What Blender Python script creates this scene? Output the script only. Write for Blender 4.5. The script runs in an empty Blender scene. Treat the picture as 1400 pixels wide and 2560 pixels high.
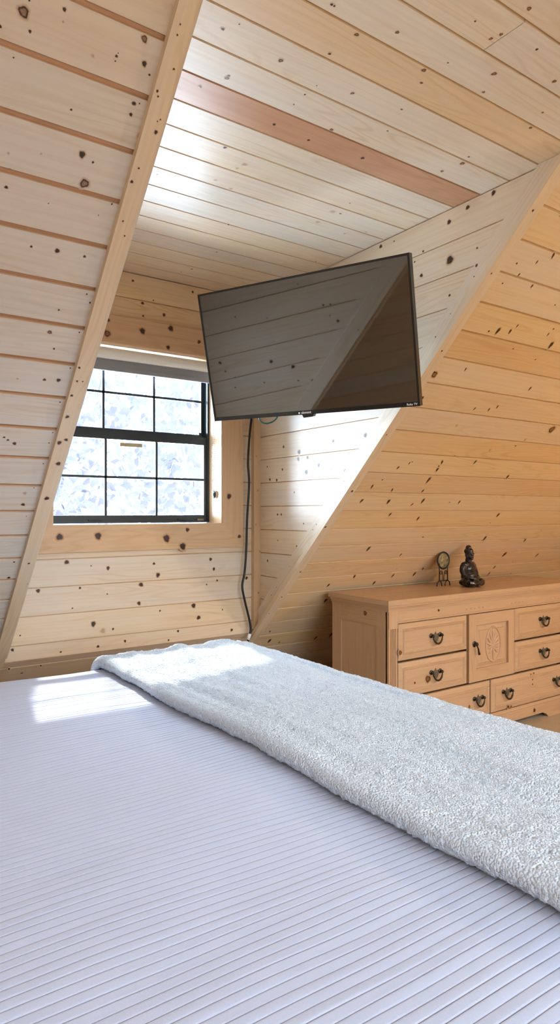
import bpy, bmesh, math, random
from mathutils import Vector, Matrix, noise
C = bpy.context.scene.collection
PI = math.pi
SKY, SUN, WIN, REAR, ADDED_LAMP, LEFT_FILL, EXPO = 4.5, 30.0, 80.0, 165.0, 145.0, 13.0, 0.0
V = Vector

# ------------------------------------------------------------------ mesh builder
class MB:
    """collects faces; builds ONE mesh object. wd = (tone, knot, hue) per vertex"""
    def __init__(s):
        s.v = []; s.f = []; s.uv = []; s.w = []; s.mi = []; s.sm = []
    def vert(s, p, w=(0.4, 0, 0)):
        s.v.append(tuple(p)); s.w.append(w); return len(s.v) - 1
    def face(s, idx, uv=None, mi=0, smooth=False):
        s.f.append(tuple(idx)); s.mi.append(mi); s.sm.append(smooth)
        s.uv.append(uv if uv else [(0, 0)] * len(idx))
    def poly(s, pts, uv=None, w=(0.4, 0, 0), mi=0):
        s.face([s.vert(p, w) for p in pts], uv, mi)
    def quad(s, a, b, c, d, ax=None, w=(0.4, 0, 0), mi=0, off=(0, 0)):
        """flat quad with planar UV, u along the grain axis ax"""
        a, b, c, d = V(a), V(b), V(c), V(d)
        e1 = (b - a); e2 = (d - a)
        n = e1.cross(e2)
        if n.length < 1e-12: n = V((0, 0, 1))
        n.normalize()
        u = V(ax) if ax is not None else e1
        u = u - n * u.dot(n)
        if u.length < 1e-4: u = e2 if e2.length > e1.length else e1
        u.normalize(); vv = n.cross(u)
        uv = [(p.dot(u) + off[0], p.dot(vv) + off[1]) for p in (a, b, c, d)]
        s.poly([a, b, c, d], uv, w, mi)
    def box(s, lo, hi, ax=(1, 0, 0), w=(0.4, 0, 0), mi=0, off=(0, 0), M=None):
        x0, y0, z0 = lo; x1, y1, z1 = hi
        p = [V(q) for q in ((x0,y0,z0),(x1,y0,z0),(x1,y1,z0),(x0,y1,z0),(x0,y0,z1),(x1,y0,z1),(x1,y1,z1),(x0,y1,z1))]
        ax = V(ax)
        if M is not None:
            p = [M @ q for q in p]; ax = M.to_3x3() @ ax
        for k in ((0,3,2,1),(4,5,6,7),(0,1,5,4),(1,2,6,5),(2,3,7,6),(3,0,4,7)):
            s.quad(*[p[i] for i in k], ax=ax, w=w, mi=mi, off=off)
    def prism(s, pts, d, ax=None, w=(0.4, 0, 0), mi=0, off=(0, 0)):
        """closed polygon pts (3D, planar) extruded by vector d"""
        pts = [V(p) for p in pts]; d = V(d); n = len(pts)
        nn = V((0, 0, 0))
        for i in range(n): nn += pts[i].cross(pts[(i + 1) % n])
        if nn.dot(d) > 0: pts = pts[::-1]
        u = V(ax) if ax is not None else pts[1] - pts[0]
        def uvs(P):
            nv = (P[1] - P[0]).cross(P[2] - P[0]); nv.normalize()
            uu = u - nv * u.dot(nv)
            if uu.length < 1e-4: uu = P[1] - P[0]
            uu.normalize(); vv = nv.cross(uu)
            return [(p.dot(uu) + off[0], p.dot(vv) + off[1]) for p in P]
        s.poly(pts, uvs(pts), w, mi)
        top = [p + d for p in pts][::-1]
        s.poly(top, uvs(top), w, mi)
        for i in range(n):
            a, b = pts[i], pts[(i + 1) % n]
            q = [a, a + d, b + d, b]
            s.quad(*q, ax=u, w=w, mi=mi, off=off)
    def tube(s, path, r, n=8, mi=0, closed=False, cap=True, w=(0.4, 0, 0)):
        path = [V(p) for p in path]; m = len(path)
        rr = r if isinstance(r, (list, tuple)) else [r] * m
        rings = []; up = None
        for i in range(m):
            a = path[i - 1] if (i > 0 or closed) else path[i]
            b = path[(i + 1) % m] if (i < m - 1 or closed) else path[i]
            t = (b - a)
            if t.length < 1e-9: t = V((0, 0, 1))
            t.normalize()
            if up is None:
                up = V((0, 0, 1)) if abs(t.z) < 0.9 else V((1, 0, 0))
            x = up - t * up.dot(t)
            if x.length < 1e-5: x = t.orthogonal()
            x.normalize(); y = t.cross(x); up = x
            rings.append([s.vert(path[i] + (x * math.cos(k * 2 * PI / n) + y * math.sin(k * 2 * PI / n)) * rr[i], w) for k in range(n)])
        for i in range(m if closed else m - 1):
            A = rings[i]; B = rings[(i + 1) % m]
            for k in range(n):
                s.face((A[k], A[(k + 1) % n], B[(k + 1) % n], B[k]), None, mi, True)
        if cap and not closed:
            s.face(rings[0][::-1], None, mi); s.face(rings[-1], None, mi)
    def ball(s, c, r, n=12, m=8, mi=0, M=None):
        c = V(c); rx = r if isinstance(r, (tuple, list)) else (r, r, r)
        R = M if M is not None else Matrix.Identity(3)
        rows = []
        for j in range(1, m):
            a = PI * j / m
            rows.append([s.vert(c + R @ V((rx[0] * math.sin(a) * math.cos(2 * PI * k / n), rx[1] * math.sin(a) * math.sin(2 * PI * k / n), rx[2] * math.cos(a)))) for k in range(n)])
        t = s.vert(c + R @ V((0, 0, rx[2]))); b = s.vert(c - R @ V((0, 0, rx[2])))
        for k in range(n):
            s.face((t, rows[0][k], rows[0][(k + 1) % n]), None, mi, True)
            s.face((b, rows[-1][(k + 1) % n], rows[-1][k]), None, mi, True)
            for j in range(m - 2):
                s.face((rows[j][k], rows[j + 1][k], rows[j + 1][(k + 1) % n], rows[j][(k + 1) % n]), None, mi, True)
    def grid(s, P, nu, nv, uvf=None, w=(0.4, 0, 0), mi=0, flip=False, smooth=True, wrow=None):
        base = len(s.v)
        for j in range(nv + 1):
            for i in range(nu + 1):
                s.vert(P[j][i], wrow[j] if wrow else w)
        for j in range(nv):
            for i in range(nu):
                a = base + j * (nu + 1) + i
                q = [(i, j), (i + 1, j), (i + 1, j + 1), (i, j + 1)]
                if flip: q = q[::-1]
                idx = [base + y * (nu + 1) + x for x, y in q]
                s.face(idx, [uvf(x, y) for x, y in q] if uvf else None, mi, smooth)
    def build(s, name, mats, parent=None, loc=None):
        o0 = V(loc) if loc is not None else V((0, 0, 0))
        me = bpy.data.meshes.new(name)
        me.from_pydata([tuple(V(p) - o0) for p in s.v], [], s.f)
        if not isinstance(mats, (list, tuple)): mats = [mats]
        for m in mats: me.materials.append(m)
        me.polygons.foreach_set('material_index', s.mi)
        me.polygons.foreach_set('use_smooth', s.sm)
        ul = me.uv_layers.new(name='UVMap')
        flat = []
        for f in s.uv:
            for q in f: flat.extend((q[0], q[1]))
        ul.data.foreach_set('uv', flat)
        at = me.attributes.new('wd', 'FLOAT_COLOR', 'POINT')
        fl = []
        for w in s.w: fl.extend((w[0], w[1], w[2], 1.0))
        at.data.foreach_set('color', fl)
        me.update()
        ob = bpy.data.objects.new(name, me); C.objects.link(ob)
        if parent is not None:
            ob.parent = parent
            ob.matrix_parent_inverse = Matrix.Identity(4)
        if loc is not None: ob.location = o0
        return ob

def tag(o, label=None, cat=None, group=None, kind=None):
    if label: o['label'] = label
    if cat: o['category'] = cat
    if group: o['group'] = group
    if kind: o['kind'] = kind
    return o
def thing(name, label, cat, loc=(0, 0, 0), rz=0.0, group=None):
    o = bpy.data.objects.new(name, None); C.objects.link(o)
    o.empty_display_size = 0.1
    o.location = loc; o.rotation_euler = (0, 0, rz)
    return tag(o, label, cat, group)
def struct(mb, name, mats, label=None):
    return tag(mb.build(name, mats), label, None, None, 'structure')
def bevel(o, w=0.002, seg=2):
    m = o.modifiers.new('bevel', 'BEVEL'); m.width = w; m.segments = seg; m.limit_method = 'ANGLE'; m.angle_limit = 0.6
    return o

# ------------------------------------------------------------------ materials
def new_mat(name):
    m = bpy.data.materials.new(name); m.use_nodes = True
    nt = m.node_tree
    return m, nt, nt.nodes['Principled BSDF']
def simple(name, col, rough=0.5, metal=0.0, spec=0.5, bump=None, ior=None):
    m, nt, b = new_mat(name)
    b.inputs['Base Color'].default_value = (*col, 1); b.inputs['Roughness'].default_value = rough
    b.inputs['Metallic'].default_value = metal; b.inputs['Specular IOR Level'].default_value = spec
    if ior: b.inputs['IOR'].default_value = ior
    n = nt.nodes.new('ShaderNodeTexNoise'); n.inputs['Scale'].default_value = bump[0] if bump else 40
    n.inputs['Detail'].default_value = 3
    tc = nt.nodes.new('ShaderNodeTexCoord'); nt.links.new(tc.outputs['Object'], n.inputs['Vector'])
    # faint wear in the roughness, so that nothing is perfectly uniform
    mr = nt.nodes.new('ShaderNodeMapRange'); mr.inputs['To Min'].default_value = max(0.0, rough - 0.05); mr.inputs['To Max'].default_value = min(1, rough + 0.05)
    nt.links.new(n.outputs['Fac'], mr.inputs['Value']); nt.links.new(mr.outputs['Result'], b.inputs['Roughness'])
    if bump:
        bp = nt.nodes.new('ShaderNodeBump'); bp.inputs['Strength'].default_value = bump[1]; bp.inputs['Distance'].default_value = bump[2]
        nt.links.new(n.outputs['Fac'], bp.inputs['Height']); nt.links.new(bp.outputs['Normal'], b.inputs['Normal'])
    return m
def wood(name, light, mid, red, rough=0.36, pins=True, grain=1.0, kcol=(0.035, 0.017, 0.010)):
    m, nt, b = new_mat(name); N = nt.nodes.new; L = nt.links.new
    uv = N('ShaderNodeUVMap'); uv.uv_map = 'UVMap'
    at = N('ShaderNodeAttribute'); at.attribute_name = 'wd'
    sep = N('ShaderNodeSeparateColor'); L(at.outputs['Color'], sep.inputs['Color'])
    def mp(sx, sy):
        k = N('ShaderNodeMapping'); k.inputs['Scale'].default_value = (sx, sy, 1); L(uv.outputs['UV'], k.inputs['Vector']); return k.outputs['Vector']
    def nz(vec, sc=1.0, det=3.0, rg=0.55, dist=0.0):
        k = N('ShaderNodeTexNoise'); k.inputs['Scale'].default_value = sc; k.inputs['Detail'].default_value = det
        k.inputs['Roughness'].default_value = rg; k.inputs['Distortion'].default_value = dist; L(vec, k.inputs['Vector']); return k.outputs['Fac']
    def mt(op, a, c=None, clamp=False):
        k = N('ShaderNodeMath'); k.operation = op; k.use_clamp = clamp
        for i, q in enumerate((a, c)):
            if q is None: continue
            if isinstance(q, (int, float)): k.inputs[i].default_value = q
            else: L(q, k.inputs[i])
        return k.outputs[0]
    def mix(f, a, c, mode='MIX'):
        k = N('ShaderNodeMix'); k.data_type = 'RGBA'; k.blend_type = mode
        if isinstance(f, (int, float)): k.inputs[0].default_value = f
        else: L(f, k.inputs[0])
        for i, q in ((6, a), (7, c)):
            if isinstance(q, tuple): k.inputs[i].default_value = (*q, 1)
            else: L(q, k.inputs[i])
        return k.outputs[2]
    def rng(v, a, c, d=0.0, e=1.0):
        k = N('ShaderNodeMapRange'); L(v, k.inputs['Value'])
        for nme, q in (('From Min', a), ('From Max', c), ('To Min', d), ('To Max', e)): k.inputs[nme].default_value = q
        return k.outputs['Result']
    streak = nz(mp(1.6, 75), 1, 4)
    cloud = nz(mp(1.3, 7), 1, 3, 0.6, 0.4)
    ringn = nz(mp(0.75, 8.5), 1, 1.5, 0.45, 0.2)
    rings = mt('SINE', mt('MULTIPLY', ringn, 105.0))
    rings = mt('MULTIPLY', rng(rings, 0.25, 1.0), rng(cloud, 0.4, 0.75))
    tone = mt('ADD', sep.outputs['Red'], mt('MULTIPLY', mt('SUBTRACT', cloud, 0.5), 0.7), True)
    base = mix(tone, light, mid)
    base = mix(sep.outputs['Blue'], base, red)
    sh = mt('ADD', mt('MULTIPLY', rings, 0.34 * grain), mt('MULTIPLY', rng(streak, 0.42, 0.75), 0.20 * grain), True)
    dk = mix(1.0, base, (0.62, 0.44, 0.30), 'MULTIPLY')
    base = mix(sh, base, dk)
    kn = sep.outputs['Green']
    if pins:
        vo = N('ShaderNodeTexVoronoi'); vo.voronoi_dimensions = '2D'; vo.inputs['Scale'].default_value = 1.0
        L(mp(5.5, 7.0), vo.inputs['Vector'])
        s2 = N('ShaderNodeSeparateColor'); L(vo.outputs['Color'], s2.inputs['Color'])
        rad = mt('MULTIPLY', mt('POWER', s2.outputs['Red'], 5.0), 0.030)
        pk = rng(mt('SUBTRACT', rad, vo.outputs['Distance']), -0.018, 0.004)
        pk = mt('MULTIPLY', pk, rng(s2.outputs['Red'], 0.80, 0.83))
        kn = mt('MAXIMUM', kn, mt('MULTIPLY', pk, 0.9))
    kf = mt('MULTIPLY', kn, rng(nz(mp(130, 130), 1, 2), 0.2, 0.6, 0.72, 1.0), True)
    col = mix(rng(kf, 0.0, 0.45), base, mix(1.0, base, (0.62, 0.42, 0.27), 'MULTIPLY'))
    col = mix(rng(kf, 0.38, 0.85), col, kcol)
    L(col, b.inputs['Base Color'])
    L(rng(streak, 0.3, 0.7, rough - 0.05, rough + 0.07), b.inputs['Roughness'])
    bp = N('ShaderNodeBump'); bp.inputs['Strength'].default_value = 0.22; bp.inputs['Distance'].default_value = 0.004
    hh = mt('ADD', mt('MULTIPLY', streak, 0.25), mt('MULTIPLY', nz(mp(2.2, 13), 1, 2), 0.9))
    L(hh, bp.inputs['Height']); L(bp.outputs['Normal'], b.inputs['Normal'])
    return m

PINE = wood('pine_boards', (0.70, 0.635, 0.55), (0.77, 0.55, 0.285), (0.50, 0.26, 0.155))
TRIM = wood('pine_trim', (0.74, 0.54, 0.33), (0.62, 0.41, 0.225), (0.50, 0.26, 0.155), pins=False)
FURN = wood('pine_furniture', (0.57, 0.38, 0.23), (0.48, 0.295, 0.160), (0.46, 0.24, 0.13), rough=0.30, pins=False, grain=0.8)
BLACK = simple('black_metal', (0.010, 0.012, 0.016), 0.35)
BRONZE = simple('dark_bronze_paint', (0.022, 0.032, 0.040), 0.30)
PLASTIC = simple('black_gloss_plastic', (0.012, 0.012, 0.014), 0.22)
CORD = simple('black_cable', (0.012, 0.012, 0.013), 0.45)
TEAL = simple('teal_cable', (0.03, 0.12, 0.15), 0.4)
WHITE = simple('white_plastic', (0.8, 0.8, 0.8), 0.4)
LETTER = simple('white_lettering', (0.85, 0.87, 0.9), 0.5)
ANTIQ = simple('antique_brass', (0.06, 0.05, 0.035), 0.32, 0.75)
PEWTER = simple('worn_brass_plate', (0.20, 0.175, 0.13), 0.42, 0.6)
SHADE = simple('grey_blind_fabric', (0.30, 0.31, 0.34), 0.85, bump=(900, 0.15, 0.001))
ROLL = simple('white_blind_roll', (0.80, 0.79, 0.76), 0.35)
PAPER = simple('yellowed_paper', (0.50, 0.42, 0.24), 0.8)
FRAMEMETAL = simple('wrought_iron', (0.008, 0.009, 0.012), 0.4)

def glass_mat():
    m = bpy.data.materials.new('window_glass'); m.use_nodes = True; nt = m.node_tree; nt.nodes.clear()
    o = nt.nodes.new('ShaderNodeOutputMaterial'); mx = nt.nodes.new('ShaderNodeMixShader')
    t = nt.nodes.new('ShaderNodeBsdfTransparent'); t.inputs['Color'].default_value = (0.95, 0.97, 0.98, 1)
    g = nt.nodes.new('ShaderNodeBsdfGlossy'); g.inputs['Roughness'].default_value = 0.02
    f = nt.nodes.new('ShaderNodeFresnel'); f.inputs['IOR'].default_value = 1.45
    nt.links.new(f.outputs[0], mx.inputs[0]); nt.links.new(t.outputs[0], mx.inputs[1]); nt.links.new(g.outputs[0], mx.inputs[2])
    nt.links.new(mx.outputs[0], o.inputs['Surface'])
    return m
GLASS = glass_mat()
def screen_mat():
    m, nt, b = new_mat('dark_glossy_screen')
    b.inputs['Base Color'].default_value = (0.006, 0.006, 0.008, 1); b.inputs['Roughness'].default_value = 0.035
    b.inputs['IOR'].default_value = 2.25
    return m
SCREEN = screen_mat()
def cloth(name, col, scale, strength, dist, sheen=0.3, voro=False, col2=None, groove_col=None):
    m, nt, b = new_mat(name); N = nt.nodes.new; L = nt.links.new
    tc = N('ShaderNodeTexCoord')
    b.inputs['Roughness'].default_value = 0.95; b.inputs['Specular IOR Level'].default_value = 0.15
    b.inputs['Sheen Weight'].default_value = sheen
    if voro:
        t = N('ShaderNodeTexVoronoi'); t.feature = 'SMOOTH_F1'; t.inputs['Scale'].default_value = scale
        t.inputs['Smoothness'].default_value = 0.4; out = t.outputs['Distance']
    else:
        t = N('ShaderNodeTexNoise'); t.inputs['Scale'].default_value = scale; t.inputs['Detail'].default_value = 4; out = t.outputs['Fac']
    L(tc.outputs['Object'], t.inputs['Vector'])
    bp = N('ShaderNodeBump'); bp.inputs['Strength'].default_value = strength; bp.inputs['Distance'].default_value = dist
    bp.invert = voro
    L(out, bp.inputs['Height']); L(bp.outputs['Normal'], b.inputs['Normal'])
    n2 = N('ShaderNodeTexNoise'); n2.inputs['Scale'].default_value = 9; n2.inputs['Detail'].default_value = 5; L(tc.outputs['Object'], n2.inputs['Vector'])
    mx = N('ShaderNodeMix'); mx.data_type = 'RGBA'; L(n2.outputs['Fac'], mx.inputs[0])
    mx.inputs[6].default_value = (*col, 1); mx.inputs[7].default_value = (*(col2 or tuple(q * 0.93 for q in col)), 1)
    if groove_col:
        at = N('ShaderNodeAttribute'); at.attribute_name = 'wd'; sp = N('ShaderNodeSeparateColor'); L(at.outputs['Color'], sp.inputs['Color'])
        m2 = N('ShaderNodeMix'); m2.data_type = 'RGBA'; L(sp.outputs['Green'], m2.inputs[0]); L(mx.outputs[2], m2.inputs[6]); m2.inputs[7].default_value = (*groove_col, 1)
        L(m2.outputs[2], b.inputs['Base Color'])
    else:
        L(mx.outputs[2], b.inputs['Base Color'])
    return m
SPREAD = cloth('ribbed_white_fleece', (0.53, 0.585, 0.75), 420, 0.25, 0.002, groove_col=(0.24, 0.20, 0.21))  # darker taupe in the grooves between the ribs
FLEECE = cloth('nubby_pale_fleece', (0.75, 0.85, 0.96), 260, 1.0, 0.006, 0.4, voro=True)
TICK = cloth('mattress_ticking', (0.75, 0.75, 0.75), 300, 0.2, 0.002)
CARPET = cloth('tan_carpet', (0.46, 0.33, 0.17), 120, 0.9, 0.006, 0.2, col2=(0.33, 0.23, 0.11))

KN = {
'SL': [(0.356,0.239,0.0114,1),(0.363,0.216,0.0020,0),(0.432,0.206,0.0042,0),(0.374,0.268,0.0033,0),(0.317,0.280,0.0033,0),(0.434,0.228,0.0025,2),(0.351,0.326,0.0017,0),(0.557,0.250,0.0031,0),(0.559,0.243,0.0013,0),(0.557,0.260,0.0018,0),(0.621,0.243,0.0064,0),(0.639,0.260,0.0028,0),(0.607,0.178,0.0079,1),(0.507,0.267,0.0044,2),(0.487,0.386,0.0027,0),(0.621,0.353,0.0043,0),(0.634,0.324,0.0019,0),(0.653,0.391,0.0068,2),(0.533,0.473,0.0086,0),(0.442,0.499,0.0028,2),(0.372,0.519,0.0032,2),(0.554,0.539,0.0119,1),(0.562,0.483,0.0029,0),(0.380,0.596,0.0043,0),(0.633,0.562,0.0026,0),(0.481,0.608,0.0015,0),(0.607,0.605,0.0015,0),(0.462,0.727,0.0031,0),(0.527,0.723,0.0063,0),(0.599,0.722,0.0037,0),(0.631,0.828,0.0026,0),(0.646,0.852,0.0028,0),(0.567,0.891,0.0028,0),(0.557,0.965,0.0063,1),(0.580,1.017,0.0035,0),(0.639,0.951,0.0023,0),(0.641,1.076,0.0024,0),(0.575,1.128,0.0048,0),(0.616,1.124,0.0061,0),(0.638,1.205,0.0025,0),(0.641,1.328,0.0023,0),(0.498,1.360,0.0031,0),(0.532,1.383,0.0064,0),(0.510,1.370,0.0038,0),(0.497,1.360,0.0038,0),(0.638,1.372,0.0024,0),(0.638,1.463,0.0024,0),(0.603,1.602,0.0069,2),(0.607,1.657,0.0070,0),(0.629,1.576,0.0021,0),(0.629,1.715,0.0021,0),(0.625,2.057,0.0062,0),(0.629,1.963,0.0038,0),(2.278,0.650,0.0097,0),(2.347,0.640,0.0066,0),(2.366,0.611,0.0049,0),(2.582,0.613,0.0051,0),(2.649,0.655,0.0105,0),(2.094,0.892,0.0148,1),(2.113,1.011,0.0068,0),(2.467,1.027,0.0054,0),(2.563,1.021,0.0055,0),(2.605,1.000,0.0056,0),(3.132,1.086,0.0206,1),(2.730,0.879,0.0065,0),(2.246,0.843,0.0050,0),(2.510,1.349,0.0078,0),(2.515,1.398,0.0078,0),(2.744,1.335,0.0081,0),(2.248,1.399,0.0056,0),(2.300,1.368,0.0047,0),(2.508,1.468,0.0119,0),(2.310,1.542,0.0068,0),(2.524,1.542,0.0060,0),(2.166,1.523,0.0075,0),(2.161,1.618,0.0077,0),(2.340,1.621,0.0089,0),(2.578,1.612,0.0103,0),(2.519,1.639,0.0061,0),(2.641,1.743,0.0085,0),(2.414,1.712,0.0071,0),(3.291,1.719,0.0094,0),(2.864,1.618,0.0075,0),(3.091,1.432,0.0087,0),(2.785,1.252,0.0080,2),(2.988,1.180,0.0102,2),(2.430,1.129,0.0074,2),(2.437,1.973,0.0107,0),(2.724,2.037,0.0068,0),(3.012,2.180,0.0072,0),(2.484,2.192,0.0089,0),(2.794,2.225,0.0094,0),(2.682,2.280,0.0093,0),(2.973,2.225,0.0108,0),(2.333,2.268,0.0077,0),(3.724,2.217,0.0093,0),(3.727,2.283,0.0107,0),(3.706,2.088,0.0130,0),(4.090,2.117,0.0110,0),(3.789,1.949,0.0091,0),(3.355,1.926,0.0122,0),(2.177,2.757,0.0104,0),(2.262,2.789,0.0059,0),(2.133,2.659,0.0057,0),(2.651,2.783,0.0125,0),(2.537,2.794,0.0098,0),(2.395,2.409,0.0102,0),(1.846,0.502,0.0057,0),(1.980,0.545,0.0044,0),(2.024,0.422,0.0044,0),(2.186,0.426,0.0045,0),(2.293,0.445,0.0047,0),(2.233,0.358,0.0045,0),(2.292,0.311,0.0075,0)],
'CE': [(0.831,1.432,0.0049,0),(1.014,1.444,0.0063,1),(0.934,1.587,0.0066,1),(1.260,1.440,0.0057,1),(1.103,1.350,0.0042,0),(1.156,1.471,0.0022,0),(1.153,1.522,0.0028,0),(1.155,1.578,0.0023,0),(1.165,1.694,0.0055,0),(1.304,1.702,0.0051,0),(0.892,1.663,0.0045,0),(0.830,1.681,0.0044,0),(1.107,1.883,0.0065,0),(1.216,1.947,0.0110,2),(1.209,1.984,0.0069,2),(1.055,2.080,0.0097,2),(1.073,2.189,0.0101,2),(1.188,2.098,0.0072,2),(1.266,2.123,0.0088,2),(1.327,1.614,0.0062,1),(0.856,1.395,0.0020,0),(1.000,1.216,0.0038,0),(1.008,1.216,0.0028,0),(1.191,1.193,0.0050,1),(1.114,1.257,0.0060,1),(1.352,1.254,0.0065,1),(1.519,1.155,0.0076,1),(1.561,1.223,0.0045,1),(1.400,1.074,0.0050,1),(1.408,1.050,0.0045,1),(1.319,1.058,0.0029,0),(1.529,1.031,0.0041,0),(1.682,1.080,0.0061,1),(1.390,0.958,0.0066,1),(1.785,1.184,0.0036,0),(1.382,1.197,0.0026,0),(1.821,1.514,0.0082,1),(1.805,1.590,0.0056,1),(1.805,1.474,0.0040,0),(1.519,1.684,0.0067,0),(1.825,1.252,0.0050,0),(1.693,2.052,0.0127,2),(1.704,2.161,0.0115,2),(1.932,2.121,0.0068,2),(1.869,2.185,0.0068,2)],
'CR': [(1.770,0.201,0.0173,0),(1.920,0.218,0.0082,0),(1.565,0.017,0.0103,0),(1.683,0.027,0.0092,0),(1.774,0.050,0.0094,0),(1.957,0.151,0.0042,0),(1.639,0.196,0.0038,0),(1.772,0.339,0.0055,0),(2.159,0.021,0.0088,0),(2.761,0.882,0.0123,0),(2.768,0.918,0.0103,0),(2.690,0.913,0.0091,0),(2.599,0.958,0.0099,0),(2.700,0.987,0.0122,0),(2.398,0.997,0.0113,0),(2.258,0.844,0.0127,0),(2.487,0.849,0.0077,0),(2.910,0.964,0.0064,0),(3.028,1.013,0.0077,0),(2.963,1.028,0.0075,0),(2.803,1.088,0.0052,0),(2.503,0.984,0.0039,0),(2.920,1.203,0.0064,0),(3.051,1.458,0.0066,0),(2.899,0.844,0.0074,0),(2.723,1.249,0.0041,0)],
'WW': [(0.984,1.414,0.0113,0),(1.185,1.463,0.0097,0),(1.426,1.452,0.0071,0),(1.448,1.511,0.0122,0),(1.753,1.443,0.0086,0),(1.773,1.496,0.0086,0),(1.356,1.536,0.0120,0),(0.853,1.540,0.0092,0),(1.980,1.556,0.0089,0),(1.729,1.577,0.0043,0),(1.793,1.559,0.0054,0),(1.345,1.647,0.0100,0),(1.651,1.682,0.0126,0),(1.681,1.749,0.0116,0),(1.826,1.719,0.0043,0),(1.112,1.728,0.0135,0),(1.210,1.762,0.0059,0),(1.459,1.694,0.0051,0),(1.884,1.835,0.0077,0),(1.561,1.808,0.0062,0),(1.272,1.828,0.0069,0),(1.135,1.839,0.0068,0),(0.741,1.809,0.0072,0),(1.047,1.551,0.0057,0),(1.181,1.589,0.0039,0),(1.011,1.644,0.0038,0),(1.507,1.849,0.0051,0),(0.774,1.748,0.0036,0),(0.865,1.896,0.0046,0),(0.726,1.892,0.0054,0),(1.159,1.766,0.0136,2),(1.313,0.039,0.0060,0),(1.646,0.032,0.0063,0),(1.364,0.140,0.0080,0)],
'CS': [(0.945,1.306,0.0167,0),(1.128,1.305,0.0173,0),(1.486,1.325,0.0204,0),(1.605,1.282,0.0104,0),(1.578,1.368,0.0187,0),(1.856,1.105,0.0152,0),(1.815,0.969,0.0151,0),(1.921,1.324,0.0109,0),(1.175,0.262,0.0116,0),(1.174,0.328,0.0155,1),(1.355,0.287,0.0160,0),(1.510,0.250,0.0143,0),(1.472,0.187,0.0081,0),(1.673,0.295,0.0105,0),(1.495,0.349,0.0102,0),(1.359,0.211,0.0050,0)],
'LT': [(0.660,1.059,0.0042,0),(0.665,1.108,0.0037,0),(0.682,1.107,0.0025,0),(0.661,1.163,0.0044,0),(0.666,1.246,0.0064,0),(0.664,1.354,0.0079,0),(0.683,1.340,0.0066,0),(0.680,1.445,0.0081,0),(0.675,1.608,0.0084,0),(0.678,1.954,0.0046,0),(0.669,0.141,0.0018,0),(0.669,0.162,0.0022,0),(0.683,0.227,0.0028,0),(0.665,0.292,0.0024,0),(0.657,0.282,0.0033,0),(0.680,0.343,0.0017,0),(0.686,0.337,0.0017,0),(0.684,0.367,0.0049,0),(0.668,0.459,0.0025,0),(0.657,0.495,0.0040,0),(0.666,0.597,0.0026,0),(0.681,0.634,0.0027,0),(0.688,0.077,0.0022,0),(0.672,0.080,0.0022,0),(0.666,0.088,0.0017,0)],
'DF': [(2.429,0.542,0.0120,1),(2.633,0.380,0.0187,1),(2.536,0.374,0.0061,0),(2.724,0.729,0.0074,0),(3.338,0.182,0.0070,0),(3.300,0.125,0.0092,0),(3.330,0.121,0.0058,0),(3.550,0.077,0.0132,0),(3.538,0.247,0.0048,0),(3.538,0.219,0.0048,0),(3.519,0.282,0.0043,0),(3.549,0.284,0.0048,0),(2.962,0.181,0.0088,1)],
'DS': [(2.627,0.532,0.0126,1),(2.696,0.484,0.0064,0),(2.593,0.725,0.0125,1)],
}

KRING = {0: (1.0, 1.0, 0.90, 0.36, 0.0), 1: (0.60, 0.62, 1.0, 0.36, 0.0), 2: (0.36, 0.38, 0.28, 0.12, 0.0)}

def add_knot(mb, P, N, u, v, r, kind, tone, hue, uvoff, rnd, lift=0.0006, mi=0, uvswap=False, spike=False):
    n = 14; th = rnd.uniform(0, PI); e = rnd.uniform(0.78, 1.0)
    if spike and kind == 0: th = PI / 2 + rnd.gauss(0, .15); e = rnd.uniform(.35, .55); r *= 1.7
    rad = (0.0, 0.50, 0.80, 1.0, 1.5); am = KRING[kind]
    def pt(a, k):
        x = math.cos(a) * r * k; y = math.sin(a) * r * k * e
        wob = 1 + 0.10 * math.sin(3 * a + th) + 0.07 * math.sin(5 * a + 2 * th)
        x *= wob; y *= wob
        return u + x * math.cos(th) - y * math.sin(th), v + x * math.sin(th) + y * math.cos(th)
    rows = []
    def mk(uu, vv, kn):
        i = mb.vert(P(uu, vv) + N * (lift - 0.00015 * (1 - kn)), (tone, kn, hue))
        return (i, (vv + uvoff[0], uu + uvoff[1]) if uvswap else (uu + uvoff[0], vv + uvoff[1]))
    c = mk(u, v, am[0])
    for k in range(1, 5):
        rows.append([mk(*pt(2 * PI * j / n, rad[k]), am[k]) for j in range(n)])
    fl = []
    for j in range(n):
        fl.append([c, rows[0][j], rows[0][(j + 1) % n]])
        for k in range(3):
            fl.append([rows[k][j], rows[k + 1][j], rows[k + 1][(j + 1) % n], rows[k][(j + 1) % n]])
    for q in fl:
        p = [V(mb.v[i[0]]) for i in q]
        if (p[1] - p[0]).cross(p[2] - p[0]).dot(N) < 0: q = q[::-1]
        mb.face([i[0] for i in q], [i[1] for i in q], mi, True)

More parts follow.
